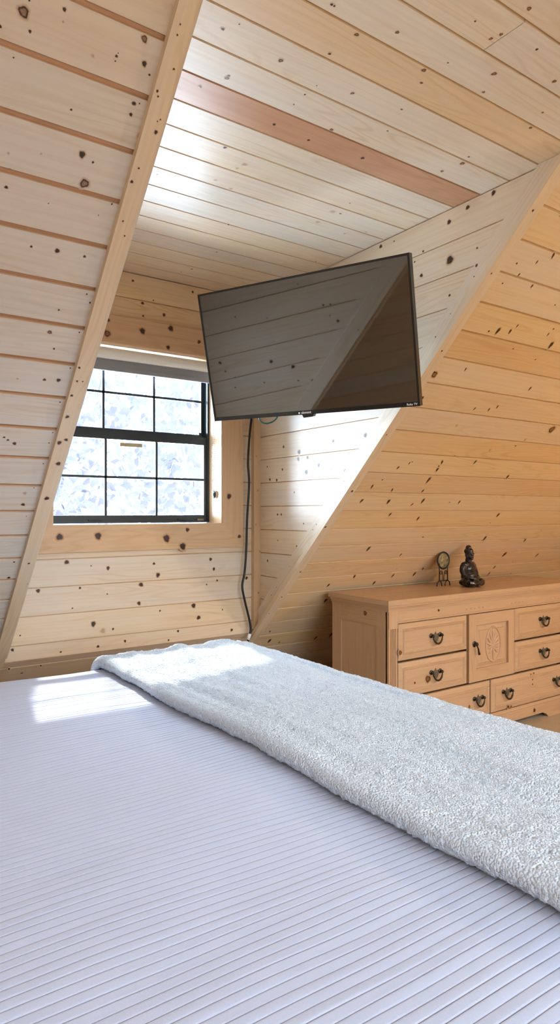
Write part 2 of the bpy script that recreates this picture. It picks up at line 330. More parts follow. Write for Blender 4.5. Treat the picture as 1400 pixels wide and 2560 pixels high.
def planks(mb, P, N, vlo, vhi, voff, pitch, segs, g=(0.006, 0.009, 0.003), dep=0.006, seed=0, tones=None, knots=(), splits=None, base=(0.15, 0.6), warm=0.10, gt=(0.9, 0.25), spike=False):
    """tongue-and-groove boards on the surface P(u, v); every board has its own tone and grain"""
    N = V(N); i0 = math.floor((vlo - voff) / pitch + 1e-6); i1 = math.ceil((vhi - voff) / pitch - 1e-6)
    look = {}
    def row_look(i, j=0):
        r = random.Random(seed * 1000 + i * 10 + j)
        t = (r.uniform(*base), max(0.0, r.gauss(0.02, warm)) if r.random() < 0.6 else 0.0)
        if tones and (i, j) in tones: t = tones[(i, j)]
        return t[0], min(t[1], 1.0), (r.uniform(0, 60), r.uniform(0, 60))
    for i in range(i0, i1):
        a = voff + i * pitch
        prof = [(0, dep), (g[0], dep), (g[1], 0.0), (pitch - g[2], 0.0), (pitch, dep)]
        pr = []
        for k in range(len(prof)):
            va, da = a + prof[k][0], prof[k][1]
            if vlo - 1e-7 <= va <= vhi + 1e-7: pr.append((va, da))
            if k < len(prof) - 1:
                vb, db = a + prof[k + 1][0], prof[k + 1][1]
                for cut in (vlo, vhi):
                    if va + 1e-7 < cut < vb - 1e-7:
                        pr.append((cut, da + (db - da) * (cut - va) / (vb - va)))
        pr.sort()
        if len(pr) < 2: continue
        for flo, fhi in segs:
            cuts = [None] + list((splits or {}).get(i, [])) + [None]
            for j in range(len(cuts) - 1):
                tone, hue, off = row_look(i, j)
                prev = None
                for va, da in pr:
                    ua = flo(va) if cuts[j] is None else cuts[j] + 0.0006
                    ub = fhi(va) if cuts[j + 1] is None else cuts[j + 1] - 0.0006
                    wt = (tone, 0, hue) if da < 1e-6 else (max(tone, gt[0]), 0, max(hue, gt[1]))
                    A = (mb.vert(P(ua, va) - N * da, wt), (ua + off[0], va + off[1]))
                    B = (mb.vert(P(ub, va) - N * da, wt), (ub + off[0], va + off[1]))
                    if prev and ub > ua + 1e-5:
                        q = [prev[0], prev[1], B, A]
                        p = [V(mb.v[z[0]]) for z in q]
                        if (p[1] - p[0]).cross(p[2] - p[0]).dot(N) < 0: q = q[::-1]
                        mb.face([z[0] for z in q], [z[1] for z in q])
                    prev = (A, B)
    rnd = random.Random(seed + 77)
    for (u, v, r, kind) in knots:
        i = math.floor((v - voff) / pitch); a = voff + i * pitch
        lo, hi = a + g[1] + 1.2 * r, a + pitch - g[2] - 1.2 * r
        v = min(max(v, lo), hi) if lo < hi else (lo + hi) / 2
        j = 0
        for q, cu in enumerate((splits or {}).get(i, [])):
            if u > cu: j = q + 1
        tone, hue, off = row_look(i, j)
        add_knot(mb, P, N, u, v, r, kind, tone, hue, off, rnd, spike=spike)

def slab(mb, P, N, poly, t0, t1, w=(0.4, 0, 0)):
    N = V(N); mb.prism([P(u, v) - N * t0 for u, v in poly], -N * (t1 - t0), w=w)

# ------------------------------------------------------------------ room dimensions (metres)
SK, SM = 3.6743, 0.98656              # roof slope: z = SK - SM * y
SQ = math.sqrt(1 + SM * SM)
ZC = 2.44                             # ceiling
YT = (SK - ZC) / SM                   # where the slope meets the ceiling
XL, XR, YW = 0.694, 2.055, 3.15       # dormer cheeks and window wall
GX0, GX1, YB = -0.78, 5.4, -1.2        # gables, and where the far slope starts
NS = V((0, -SM, -1)).normalized()
def PS(u, v): return V((u, YT + v / SQ, ZC - SM * v / SQ))
def vs(y): return (y - YT) * SQ
VEND = vs(SK / SM)
const = lambda c: (lambda v: c)
SPITCH, SOFF = 0.12586, 0.0514
vW = vs(YW)

# roof slope left of the dormer
mb = MB()
planks(mb, PS, NS, 0, VEND, SOFF, SPITCH, [(const(GX0), const(0.690))], seed=3, base=(0.0, 0.12), warm=0.005, g=(0.0085, 0.0105, 0.003), dep=0.009, gt=(1.0, 0.75),  # same pine as the right slope; cool bounce light put into the tone
       knots=[k for k in KN['SL'] if k[0] < 0.69],
       tones={(0, 0): (0.35, 0.05), (1, 0): (0.25, 0.03)})
slab(mb, PS, NS, [(GX0 - .1, -.12), (0.692, -.12), (0.692, VEND + .1), (GX0 - .1, VEND + .1)], 0.0125, 0.12)
struct(mb, 'wall_left', PINE)
# roof slope right of the dormer
mb = MB()
planks(mb, PS, NS, 0, VEND, SOFF, SPITCH, [(const(2.060), const(GX1))], seed=11, spike=True, base=(0.65, 1.0), warm=0.05,
       g=(0.0035, 0.005, 0.003), dep=0.008,
       tones={(5, 0): (0.9, 0.22), (7, 0): (0.75, 0.12), (8, 0): (0.6, 0.1), (11, 0): (0.85, 0.2), (3, 0): (0.6, 0), (2, 0): (0.5, 0.02)},
       knots=[k for k in KN['SL'] if k[0] > 2.06])
slab(mb, PS, NS, [(2.062, -.12), (GX1 + .1, -.12), (GX1 + .1, VEND + .1), (2.062, VEND + .1)], 0.0125, 0.12)
struct(mb, 'wall_right', PINE)
# the strip of roof slope under the window wall, down to the floor
mb = MB()
planks(mb, PS, NS, vW - 0.02, VEND, SOFF, SPITCH, [(const(0.690), const(2.060))], seed=21, g=(0.0035, 0.005, 0.003), dep=0.008)
slab(mb, PS, NS, [(0.68, vW + 0.0), (2.07, vW + 0.0), (2.07, VEND + .1), (0.68, VEND + .1)], 0.0125, 0.12)
struct(mb, 'wall_front', PINE)
# ceiling: flat over the room, carried on into the dormer
mb = MB()
PCe = lambda u, v: V((u, v, ZC))
CP, CO = 0.1277, 1.496 - 0.1277 * 30
lo = lambda v: GX0 if v < YT + 1e-6 else XL
hi = lambda v: GX1 if v < YT + 1e-6 else XR
CT = {(28, 0): (0.75, 0.18), (31, 0): (0.9, 0.88), (29, 0): (0.3, 0.0), (30, 0): (0.2, 0.0), (27, 0): (0.35, 0.0), (26, 0): (0.4, 0.02), (32, 0): (0.2, 0), (33, 0): (0.3, 0), (34, 0): (0.25, 0.02), (35, 0): (0.1, 0)}
planks(mb, PCe, (0, 0, -1), YB, YT, CO, CP, [(const(GX0), const(GX1))], seed=5, g=(0.0045, 0.006, 0.002), dep=0.009, tones=CT, base=(0.2, 0.5), warm=0.03,
       splits={26: [1.42], 24: [1.9]}, knots=[k for k in KN['CE'] if k[1] <= YT])
planks(mb, PCe, (0, 0, -1), YT, YW, CO, CP, [(const(XL), const(XR))], seed=5, g=(0.0045, 0.006, 0.002), dep=0.009, tones=CT, base=(0.2, 0.5), warm=0.03,
       knots=[k for k in KN['CE'] if k[1] > YT])
slab(mb, PCe, (0, 0, -1), [(GX0 - .1, YB - .15), (GX1 + .1, YB - .15), (GX1 + .1, YT + .10), (GX0 - .1, YT + .10)], 0.0125, 0.12)
slab(mb, PCe, (0, 0, -1), [(XL - .12, YT + .10), (XR + .12, YT + .10), (XR + .12, YW + .2), (XL - .12, YW + .2)], 0.0125, 0.12)
struct(mb, 'ceiling', PINE)
# dormer cheeks (boards run front to back)
KP = 0.1286
def ylow(v): return (SK - (ZC - v)) / SM
vmaxc = ZC - (SK - SM * YW)
mb = MB()
PR = lambda u, v: V((XR, u, ZC - v))
planks(mb, PR, (-1, 0, 0), 0, vmaxc, 0.0, KP, [(ylow, const(YW))], seed=31, g=(0.003, 0.004, 0.0015), dep=0.008, knots=KN['CR'], base=(0.3, 0.6), warm=0.02)
tri = [(YT + .026, 0.0), (YW + .12, 0.0), (YW + .12, ZC - (SK - SM * (YW + .12 - .026)))]
slab(mb, PR, (-1, 0, 0), tri, 0.0085, 0.10)
struct(mb, 'wall_dormer_right', PINE)
mb = MB()
PL = lambda u, v: V((XL, u, ZC - v))
rk = random.Random(9); KL = []
for _ in range(40):
    v = rk.uniform(0.05, 1.75); u = rk.uniform(ylow(v) + 0.1, YW - 0.05) if ylow(v) + 0.1 < YW - 0.05 else YW - 0.05
    KL.append((u, v, rk.uniform(0.004, 0.010), 0))
planks(mb, PL, (1, 0, 0), 0, vmaxc, 0.0, KP, [(ylow, const(YW))], seed=41, g=(0.003, 0.004, 0.0015), dep=0.008, knots=KL, base=(0.1, 0.45), warm=0.02)
slab(mb, PL, (1, 0, 0), tri, 0.0085, 0.10)
struct(mb, 'wall_dormer_left', PINE)
# window wall with its opening
WX0, WX1, WZ0, WZ1 = 0.918, 1.811, 1.190, 2.072
PWn = lambda u, v: V((u, YW, ZC - v))
mb = MB(); zb = SK - SM * YW
kw = dict(g=(0.003, 0.004, 0.0015), dep=0.008, seed=51, base=(0.25, 0.6), warm=0.03)
tw = {(0, 0): (0.8, 0.12), (1, 0): (0.8, 0.3), (14, 0): (0.5, 0.05)}
planks(mb, PWn, (0, -1, 0), 0, ZC - WZ1, 0.0, 0.128, [(const(XL), const(XR))], tones=tw, knots=[k for k in KN['WW'] if k[1] < 0.3], **kw)
planks(mb, PWn, (0, -1, 0), ZC - WZ1, ZC - WZ0, 0.0, 0.128, [(const(XL), const(WX0)), (const(WX1), const(XR))], tones=tw, **kw)
planks(mb, PWn, (0, -1, 0), ZC - WZ0, ZC - zb, 0.0, 0.128, [(const(XL), const(XR))], tones=tw, knots=[k for k in KN['WW'] if k[1] > 1.2], **kw)
cl = 0.014
for x0, x1, z0, z1 in ((XL - .1, XR + .1, WZ1 + cl, ZC), (XL - .1, WX0 - cl, WZ0 - cl, WZ1 + cl), (WX1 + cl, XR + .1, WZ0 - cl, WZ1 + cl), (XL - .1, XR + .1, zb, WZ0 - cl)):
    slab(mb, PWn, (0, -1, 0), [(x0, ZC - z0), (x1, ZC - z0), (x1, ZC - z1), (x0, ZC - z1)], 0.0085, 0.17)
struct(mb, 'wall_dormer_back', PINE)
# floor
mb = MB()
mb.box((GX0 - .1, -3.8, -0.12), (GX1 + .1, SK / SM + .15, 0.0))
struct(mb, 'floor', CARPET)
# gable walls and the far slope behind the camera; roof window added for fill
mb = MB()
PG = lambda u, v: V((GX0, u, v))
def zl(v): return -(SK - v) / SM + (YT + YB)
def zh(v): return (SK - v) / SM
planks(mb, PG, (1, 0, 0), 0, ZC, 0, 0.128, [(zl, zh)], seed=61, base=(0.5, 0.9), warm=0.08)
mb.box((GX0 - .12, -3.8, 0), (GX0 - .008, SK / SM, ZC))
struct(mb, 'wall_gable_left', PINE)
mb = MB()
PG2 = lambda u, v: V((GX1, u, v))
planks(mb, PG2, (-1, 0, 0), 0, ZC, 0, 0.128, [(zl, zh)], seed=62, base=(0.4, 0.8), warm=0.08)
mb.box((GX1 + .008, -3.8, 0), (GX1 + .12, SK / SM, ZC))
struct(mb, 'wall_gable_right', PINE)
NB = V((0, SM, -1)).normalized()
def PB(u, v): return V((u, YB - v / SQ, ZC - SM * v / SQ))
BW = (-0.5, 3.1, 0.45, 2.35)          # added roof window in the far slope: x0, x1, v0, v1
mb = MB()
planks(mb, PB, NB, 0, BW[2], 0, SPITCH, [(const(GX0), const(GX1))], seed=71)
planks(mb, PB, NB, BW[2], BW[3], 0, SPITCH, [(const(GX0), const(BW[0])), (const(BW[1]), const(GX1))], seed=71)
planks(mb, PB, NB, BW[3], VEND, 0, SPITCH, [(const(GX0), const(GX1))], seed=71)
for u0, u1, v0, v1 in ((GX0 - .1, GX1 + .1, -.1, BW[2]), (GX0 - .1, BW[0], BW[2], BW[3]), (BW[1], GX1 + .1, BW[2], BW[3]), (GX0 - .1, GX1 + .1, BW[3], VEND + .1)):
    slab(mb, PB, NB, [(u0, v0), (u1, v0), (u1, v1), (u0, v1)], 0.0125, 0.12)
struct(mb, 'wall_back', PINE)
mb = MB()
for u0, u1, v0, v1 in ((BW[0] - .06, BW[1] + .06, BW[2] - .06, BW[2] + .03), (BW[0] - .06, BW[1] + .06, BW[3] - .03, BW[3] + .06), (BW[0] - .06, BW[0] + .03, BW[2], BW[3]), (BW[1] - .03, BW[1] + .06, BW[2], BW[3]), (1.27, 1.33, BW[2], BW[3])):
    mb.prism([PB(u0, v0) + NB * .02, PB(u1, v0) + NB * .02, PB(u1, v1) + NB * .02, PB(u0, v1) + NB * .02], -NB * .10, w=(0.3, 0, 0))
w2 = struct(mb, 'added_roof_window', TRIM)
mb = MB(); mb.prism([PB(BW[0], BW[2]) - NB * .05, PB(BW[1], BW[2]) - NB * .05, PB(BW[1], BW[3]) - NB * .05, PB(BW[0], BW[3]) - NB * .05], -NB * .005)
mb.build('glass', GLASS, w2)

def part(mb, name, mats, parent):
    """world-space builder -> child mesh (parents are only translated)"""
    o0 = V((0, 0, 0)); p = parent
    while p is not None:
        o0 += p.location; p = p.parent
    mb.v = [tuple(V(q) - o0) for q in mb.v]
    return mb.build(name, mats, parent)

# ------------------------------------------------------------------ trim boards
def slope_board(mb, x0, x1, v0, v1, t0, t1, w):
    mb.prism([PS(x0, v0) + NS * t0, PS(x1, v0) + NS * t0, PS(x1, v1) + NS * t0, PS(x0, v1) + NS * t0], NS * (t1 - t0), ax=PS(0, 1) - PS(0, 0), w=w)
rk = random.Random(4)
mb = MB(); slope_board(mb, 0.652, 0.697, 0.0, vW - .004, -0.004, 0.018, (0.55, 0, 0.02))
for u, v, r, kd in KN['LT']:
    add_knot(mb, lambda a, c: PS(a, c) + NS * 0.018, NS, min(max(u, .660), .690), v, r, kd, 0.55, 0.02, (3.1, 5.2), rk, uvswap=True)
bevel(struct(mb, 'trim_1', PINE), 0.0015, 1)
mb = MB(); slope_board(mb, 2.010, 2.060, 0.0, vW + .03, -0.004, 0.018, (0.5, 0, 0.02))
for v in (0.2, 0.45, 0.75, 0.98, 1.22, 1.5, 1.8, 2.1, 2.35, 2.5):
    add_knot(mb, lambda a, c: PS(a, c) + NS * 0.018, NS, rk.uniform(2.02, 2.05), v + rk.uniform(-.05, .05), rk.uniform(.003, .006), 0, 0.5, 0.02, (7.1, 1.2), rk, uvswap=True)
bevel(struct(mb, 'trim_2', PINE), 0.0015, 1)
# flat board on the right cheek, along the slope
mb = MB(); nu = V((0, 1, -SM)).normalized(); off = V((0, SM, 1)).normalized() * 0.083
a = V((2.037, YT + 0.02, ZC - 0.02 * SM)); c = V((2.037, YW - .02, SK - SM * (YW - .02)))
a2 = a + off; a2 = V((2.037, a.y + (ZC - .001 - a.z) * 0 + off.y, a.z + off.z))
ytop = (SK + 0.083 * SQ - (ZC - .001)) / SM
a2 = V((2.037, ytop, ZC - .001)); a = V((2.037, YT + .007, ZC - .001))
c2 = V((2.037, YW - .027, SK + 0.083 * SQ - SM * (YW - .027))); c = V((2.037, YW - .027, SK + .0045 * SQ - SM * (YW - .027)))
mb.prism([a, a2, c2, c], (0.02, 0, 0), ax=nu, w=(0.3, 0, 0.0))
for k in range(26):
    t = (k + .5) / 26 + rk.uniform(-.01, .01)
    p = a.lerp(c, t); y = p.y + rk.choice((0.03, 0.075)); 
    if 1.4 < y < 3.0:
        zc = SK - SM * y + rk.choice((.025, .075)) 
        add_knot(mb, lambda q, s: V((2.037, q, s)), V((-1, 0, 0)), y, zc, rk.uniform(.0018, .0032), 0, 0.3, 0.0, (2, 9), rk)
struct(mb, 'trim_3', PINE)
mb = MB()
LXc = XL + 0.018
mb.prism([V((LXc, q.y, q.z)) for q in (a, a2, c2, c)], (-0.020, 0, 0), ax=nu, w=(0.3, 0, 0.0))
struct(mb, 'trim_5', PINE)
mb = MB(); mb.box((2.012, 3.122, 0.60), (2.056, 3.152, 2.438), ax=(0, 0, 1), w=(0.6, 0, 0.12))
for z in (0.8, 1.03, 1.18, 1.37, 1.56, 1.9):
    add_knot(mb, lambda q, s: V((q, 3.122, s)), V((0, -1, 0)), 2.02 + rk.uniform(0, .03), z, rk.uniform(.005, .01), 2, 0.6, 0.12, (4, 2), rk)
bevel(struct(mb, 'trim_4', TRIM), 0.002, 1)

# ------------------------------------------------------------------ window
mb = MB()                                                           # outer frame of dark metal
for x0, x1, z0, z1 in ((WX0, WX1, WZ0 + .004, 1.205), (WX0, WX1, 2.052, WZ1), (WX0, 0.930, 1.2, 2.06), (1.799, WX1, 1.2, 2.06)):
    mb.box((x0, 3.268, z0), (x1, 3.345, z1), w=(0, 0, 0))
win = bevel(struct(mb, 'window_1', BRONZE), 0.0015, 1)
def casing(pts, ax, tone, hue, kn):
    m = MB(); m.prism([V((x, 3.152, z)) for x, z in pts], (0, -0.022, 0), ax=ax, w=(tone, 0, hue), off=(rk.uniform(0, 9), rk.uniform(0, 9)))
    for u, v, r, kd in kn:
        add_knot(m, lambda q, s: V((q, 3.130, ZC - s)), V((0, -1, 0)), u, v, r, kd, tone, hue, (5.5, 3.3), rk)
    return bevel(m.build('casing', TRIM, win), 0.003, 2)
CW, CH = 0.130, 0.005
x0, x1, z0, z1 = WX0 - CH, WX1 + CH, WZ0 - CH + .005, WZ1 + CH
kc = KN['CS']
casing([(x0 - CW, z0 - CW), (x1 + CW, z0 - CW), (x1, z0), (x0, z0)], (1, 0, 0), 0.55, 0.10, [k for k in kc if 1.25 < k[1] < 1.375 and 0.93 < k[0] < 1.80])
casing([(x1, z0), (x1 + CW, z0 - CW), (x1 + CW, z1 + CW), (x1, z1)], (0, 0, 1), 0.6, 0.22, [k for k in kc if k[0] > 1.82 and k[1] > .45])
casing([(x0, z1), (x1, z1), (x1 + CW, z1 + CW), (x0 - CW, z1 + CW)], (1, 0, 0), 0.8, 0.40, [k for k in kc if k[1] < .45])
casing([(x0 - CW, z0 - CW), (x0, z0), (x0, z1), (x0 - CW, z1 + CW)], (0, 0, 1), 0.6, 0.2, [k for k in kc if k[0] < 0.93 and k[1] > .45])
mb = MB()                                                           # pine jamb boards lining the opening
mb.box((WX0 - .012, 3.135, WZ0 - .012), (WX1 + .012, 3.30, WZ0), w=(0.2, 0, 0))
mb.box((WX0 - .012, 3.135, WZ1), (WX1 + .012, 3.30, WZ1 + .012), w=(0.2, 0, 0))
mb.box((WX0 - .012, 3.135, WZ0), (WX0, 3.30, WZ1), ax=(0, 0, 1), w=(0.2, 0, 0))
mb.box((WX1, 3.135, WZ0), (WX1 + .012, 3.30, WZ1), ax=(0, 0, 1), w=(0.2, 0, 0))
mb.build('jamb', TRIM, win)
def sash(y0, y1, zb_, zt_, gb, gt, zm, name):
    m = MB(); gx0, gx1 = 0.950, 1.781
    m.box((0.931, y0, zb_), (1.798, y1, gb)); m.box((0.931, y0, gt), (1.798, y1, zt_))
    m.box((0.931, y0, gb), (gx0, y1, gt), ax=(0, 0, 1)); m.box((gx1, y0, gb), (1.798, y1, gt), ax=(0, 0, 1))
    s = bevel(m.build(name, BRONZE, win), 0.002, 2)
    m = MB(); ym = (y0 + y1) / 2
    for x in (1.224, 1.503): m.box((x - .006, ym - .004, gb), (x + .006, ym + .004, gt), ax=(0, 0, 1))
    m.box((gx0, ym - .004, zm - .006), (gx1, ym + .004, zm + .006))
    m.build('muntin', BRONZE, s)
    m = MB(); m.box((gx0 - .003, ym + .005, gb - .003), (gx1 + .003, ym + .009, gt + .003)); m.build('glass', GLASS, s)
    return s
ls = sash(3.276, 3.304, 1.204, 1.661, 1.233, 1.620, 1.428, 'lower_sash')
us = sash(3.308, 3.336, 1.640, 2.056, 1.678, 2.030, 1.864, 'upper_sash')
for x, w_ in ((1.13, .07), (1.62, .06)):
    m = MB(); m.box((x, 3.268, 1.203), (x + w_, 3.2765, 1.214)); bevel(m.build('lift_latch', BLACK, ls), .001, 1)
m = MB(); m.box((1.735, 3.266, 1.2035), (1.775, 3.2765, 1.213)); bevel(tag(m.build('lift_latch', PEWTER, ls), 'bright metal latch'), .001, 1)
m = MB(); m.box((1.765, 3.304, 1.66), (1.797, 3.3095, 1.69)); bevel(m.build('sash_lock', BRONZE, us), .002, 1)
m = MB(); m.box((1.300, 3.2845, 1.588), (1.420, 3.2853, 1.606)); m.build('paper_sticker', PAPER, ls)

# roller blind under the head jamb
bl = thing('roller_blind', 'grey roller blind rolled up at the top of the window, with a bead chain', 'blind', (1.365, 3.2, 1.95))
m = MB(); n = 20
for i in range(n):
    a0, a1 = 2 * PI * i / n, 2 * PI * (i + 1) / n
    p = lambda a_, x: V((x, 3.200 + .028 * math.cos(a_), 2.036 + .028 * math.sin(a_)))
    m.face([m.vert(q) for q in (p(a0, .935), p(a0, 1.790), p(a1, 1.790), p(a1, .935))], None, 0, True)
m.face([m.vert(V((.935, 3.2 + .028 * math.cos(2 * PI * i / n), 2.036 + .028 * math.sin(2 * PI * i / n)))) for i in range(n)])
m.face([m.vert(V((1.790, 3.2 + .028 * math.cos(-2 * PI * i / n), 2.036 + .028 * math.sin(-2 * PI * i / n)))) for i in range(n)])
part(m, 'roll', ROLL, bl)
m = MB(); m.box((.940, 3.2245, 1.972), (1.785, 3.2265, 2.040)); part(m, 'fabric', SHADE, bl)
m = MB(); m.box((.938, 3.218, 1.955), (1.787, 3.232, 1.975)); bevel(part(m, 'hem_bar', SHADE, bl), .003, 2)
for x in (.921, 1.790):
    m = MB(); m.box((x, 3.175, 2.005), (x + .016, 3.235, 2.070)); bevel(part(m, 'bracket', WHITE, bl), .002, 1)
m = MB()
for xx, yy in ((1.7985, 3.188), (1.7985, 3.206)):
    for k in range(62):
        m.ball((xx, yy, 2.030 - k * .0110), .0028, 6, 4)
part(m, 'bead_chain', WHITE, bl)
m = MB(); m.ball((1.801, 3.197, 1.345), (.007, .017, .022), 14, 8); m.box((1.800, 3.185, 1.325), (1.8105, 3.209, 1.365), mi=1)
m.ball((1.793, 3.197, 1.345), (.003, .008, .009), 10, 6, mi=1)
part(m, 'chain_tensioner', [BLACK, WHITE], bl)

# ------------------------------------------------------------------ television on a wall arm
P0, P1, P2, P3 = V((1.385, 2.600, 2.199)), V((1.772, 1.711, 2.188)), V((1.889, 1.776, 1.652)), V((1.501, 2.665, 1.662))
ctr = (P0 + P1 + P2 + P3) / 4
ex = ((P1 - P0) + (P2 - P3)).normalized(); dn = ((P3 - P0) + (P2 - P1)).normalized()
bk = ex.cross(dn).normalized(); upv = bk.cross(ex).normalized()
if upv.z < 0: upv = -upv
fr = ex.cross(upv).normalized()
if fr.x > 0: fr = -fr
TW, TH = 0.970, 0.553
tv = thing('television', 'large flat black television tilted on a wall arm beside the window', 'television')
tv.matrix_world = Matrix(((ex.x, upv.x, fr.x, ctr.x), (ex.y, upv.y, fr.y, ctr.y), (ex.z, upv.z, fr.z, ctr.z), (0, 0, 0, 1)))
hw, hh = TW / 2, TH / 2; bz, bb = .008, .017
m = MB()
for x0, x1, y0, y1 in ((-hw, hw, hh - bz, hh), (-hw, hw, -hh, -hh + bb), (-hw, -hw + bz, -hh + bb, hh - bz), (hw - bz, hw, -hh + bb, hh - bz)):
    m.box((x0, y0, -.030), (x1, y1, 0.0))
m.box((-hw + .002, -hh + .002, -.032), (hw - .002, hh - .002, -.012))
bevel(m.build('bezel', PLASTIC, tv), .0018, 2)
m = MB(); m.quad((-hw + bz, -hh + bb, -.002), (hw - bz, -hh + bb, -.002), (hw - bz, hh - bz, -.002), (-hw + bz, hh - bz, -.002)); m.build('screen', SCREEN, tv)
m = MB(); m.box((-.33, -hh + .03, -.062), (.33, .12, -.031)); bevel(m.build('back_housing', PLASTIC, tv), .012, 3)
m = MB(); m.prism([(-.030, -hh, -.024), (.027, -hh, -.024), (.020, -hh - .011, -.024), (-.024, -hh - .013, -.024)], (0, 0, .022)); bevel(m.build('sensor_housing', PLASTIC, tv), .0015, 1)
def lettering(txt, size, x, y, z, parent, name, align='CENTER'):
    cu = bpy.data.curves.new('t', 'FONT'); cu.body = txt; cu.size = size; cu.align_x = align; cu.align_y = 'CENTER'; cu.extrude = .0003; cu.offset = .0002
    to = bpy.data.objects.new('t', cu); C.objects.link(to)
    bpy.context.view_layer.update()
    me = bpy.data.meshes.new_from_object(to.evaluated_get(bpy.context.evaluated_depsgraph_get()))
    bpy.data.objects.remove(to); bpy.data.curves.remove(cu)
    me.name = name; me.materials.clear(); me.materials.append(LETTER)
    o = bpy.data.objects.new(name, me); C.objects.link(o); o.parent = parent; o.location = (x, y, z)
    return o
lettering('element', .0145, -.008, -hh + .0085, .0006, tv, 'brand_lettering')
m = MB(); m.ball((-.041, -hh + .0078, .0006), (.0042, .0042, .0006), 14, 4); m.build('brand_emblem', LETTER, tv)
lettering('Roku TV', .0118, hw - .031, -hh + .0085, .0006, tv, 'platform_lettering')

mt_ = thing('swivel_mount', 'black swivel arm holding the television off the pine cheek wall', 'wall mount', (2.05, 2.50, 1.93))
back = ctr - fr * .064
m = MB(); m.box((2.035, 2.42, 1.80), (2.0545, 2.58, 2.06)); bevel(part(m, 'wall_plate', BLACK, mt_), .002, 1)
m = MB(); el = V((1.93, 2.62, 1.93)); m.tube([(2.03, 2.50, 1.93), el], .016, 10); m.tube([el - V((0, 0, .03)), el + V((0, 0, .03))], .022, 12); m.tube([el, back - fr * .02], .014, 10); part(m, 'arm', BLACK, mt_)
m = MB(); M4 = tv.matrix_world.copy(); M4.translation = back
m.box((-.1, -.1, -.02), (.1, .1, 0.001), M=M4); part(m, 'tilt_head', BLACK, mt_)

# cables
def spline(pts, n=10):
    pts = [V(p) for p in pts]; out = []
    for i in range(len(pts) - 1):
        a = pts[max(i - 1, 0)]; b = pts[i]; c = pts[i + 1]; d = pts[min(i + 2, len(pts) - 1)]
        for k in range(n):
            t = k / n
            out.append(0.5 * ((2 * b) + (c - a) * t + (2 * a - 5 * b + 4 * c - d) * t * t + (3 * b - a - 3 * c + d) * t ** 3))
    return out + [pts[-1]]
pc = thing('power_cord', 'long black power cord hanging from the television down the corner of the window wall', 'cord', (1.95, 3.11, 0.5))
tvb = ctr - fr * .075 - upv * .16 - ex * .12
Y = 3.112
cp = [tvb, tvb + V((.10, .22, -.02)), (1.978, 3.06, 1.80), (1.985, Y, 1.74), (1.966, Y, 1.535), (1.973, Y, 1.404), (1.960, Y, 1.206), (1.955, Y, 1.053), (1.944, Y, .922), (1.929, Y, .846), (1.944, Y, .769), (1.975, Y, .656), (1.983, Y, .601), (1.970, Y, .558), (1.952, 3.10, .50), (1.95, 3.12, 0.3), (1.97, 3.15, 0.02)]
m = MB(); m.tube(spline(cp), .0062, 8); part(m, 'cable', CORD, pc)
m = MB(); m.tube([(1.978, Y, .580), (1.966, Y, .548)], .0095, 10); part(m, 'cable_tie', WHITE, pc)
lc = MB(); lc.tube(spline([ctr - fr * .09 - upv * .20 - ex * .30, (1.85, 2.80, 1.775), (1.868, 2.85, 1.728), (1.895, 2.86, 1.708), (1.930, 2.86, 1.707), (1.960, 2.84, 1.725), (1.975, 2.80, 1.77), (2.02, 2.74, 1.78), (2.049, 2.72, 1.77)]), .0042, 8)
tag(lc.build('video_cable', TEAL), 'thin teal cable looping just below the television', 'cable')

# ------------------------------------------------------------------ bed
BT = 0.700
bx0, bx1, by0, by1, BR = -0.62, 1.505, 0.36, 2.340, 0.055
def drape(gx, gy, top, x0=bx0 + BR, x1=bx1 - BR, y0=by0 + BR, y1=by1 - BR, r=BR):
    px = min(max(gx, x0), x1); py = min(max(gy, y0), y1)
    ox, oy = gx - px, gy - py; o = math.hypot(ox, oy)
    if o < 1e-9: return V((gx, gy, top)), 0.0
    if o < r * PI / 2: l, d = r * math.sin(o / r), r * (1 - math.cos(o / r))
    else: l, d = r + 0.02 * math.sin((px * 9 + py * 7)) * min(1, (o - r * PI / 2) * 4), r + (o - r * PI / 2)
    return V((px + ox / o * l, py + oy / o * l, top - d)), o
bed = thing('bed', 'wide bed under a ribbed white fleece bedspread, below the dormer window', 'bed', (0.45, 1.35, 0))
m = MB(); m.box((bx0 + .05, by0 + .06, .36), (bx1 - .06, by1 - .06, .672)); bevel(part(m, 'mattress', TICK, bed), .05, 4)
m = MB(); m.box((bx0 + .06, by0 + .07, .14), (bx1 - .07, by1 - .07, .36)); bevel(part(m, 'bed_base', TICK, bed), .02, 2)
for sx in (bx0 + .12, bx1 - .16):
    for sy in (by0 + .12, by1 - .16):
        m = MB(); m.box((sx, sy, 0), (sx + .05, sy + .05, .145), ax=(0, 0, 1)); part(m, 'leg', FURN, bed)
RIB = 0.0168
def und(x, y):
    return 0.011 * (noise.noise(V((x * 1.7, y * 2.2, 3.0)))) + 0.004 * noise.noise(V((x * 3.2, y * 9.0, 8.0)))
gys = []; y = by0 - .42
prof = (0.0, .025, .065, .22, .5, .78, .935, .975)
hts = (0.0, .66, .90, .98, 1.0, .98, .90, .66)
k0 = int(y / RIB) - 1
kk = k0
while kk * RIB < by1 + .40:
    for t, h in zip(prof, hts): gys.append(((kk + t) * RIB, h))
    kk += 1
gxs = []; x = bx0 - .36
while x < bx1 + .40:
    gxs.append(x); x += 0.03 if x < bx1 - .12 or x > bx1 + .06 else .012
rows = []
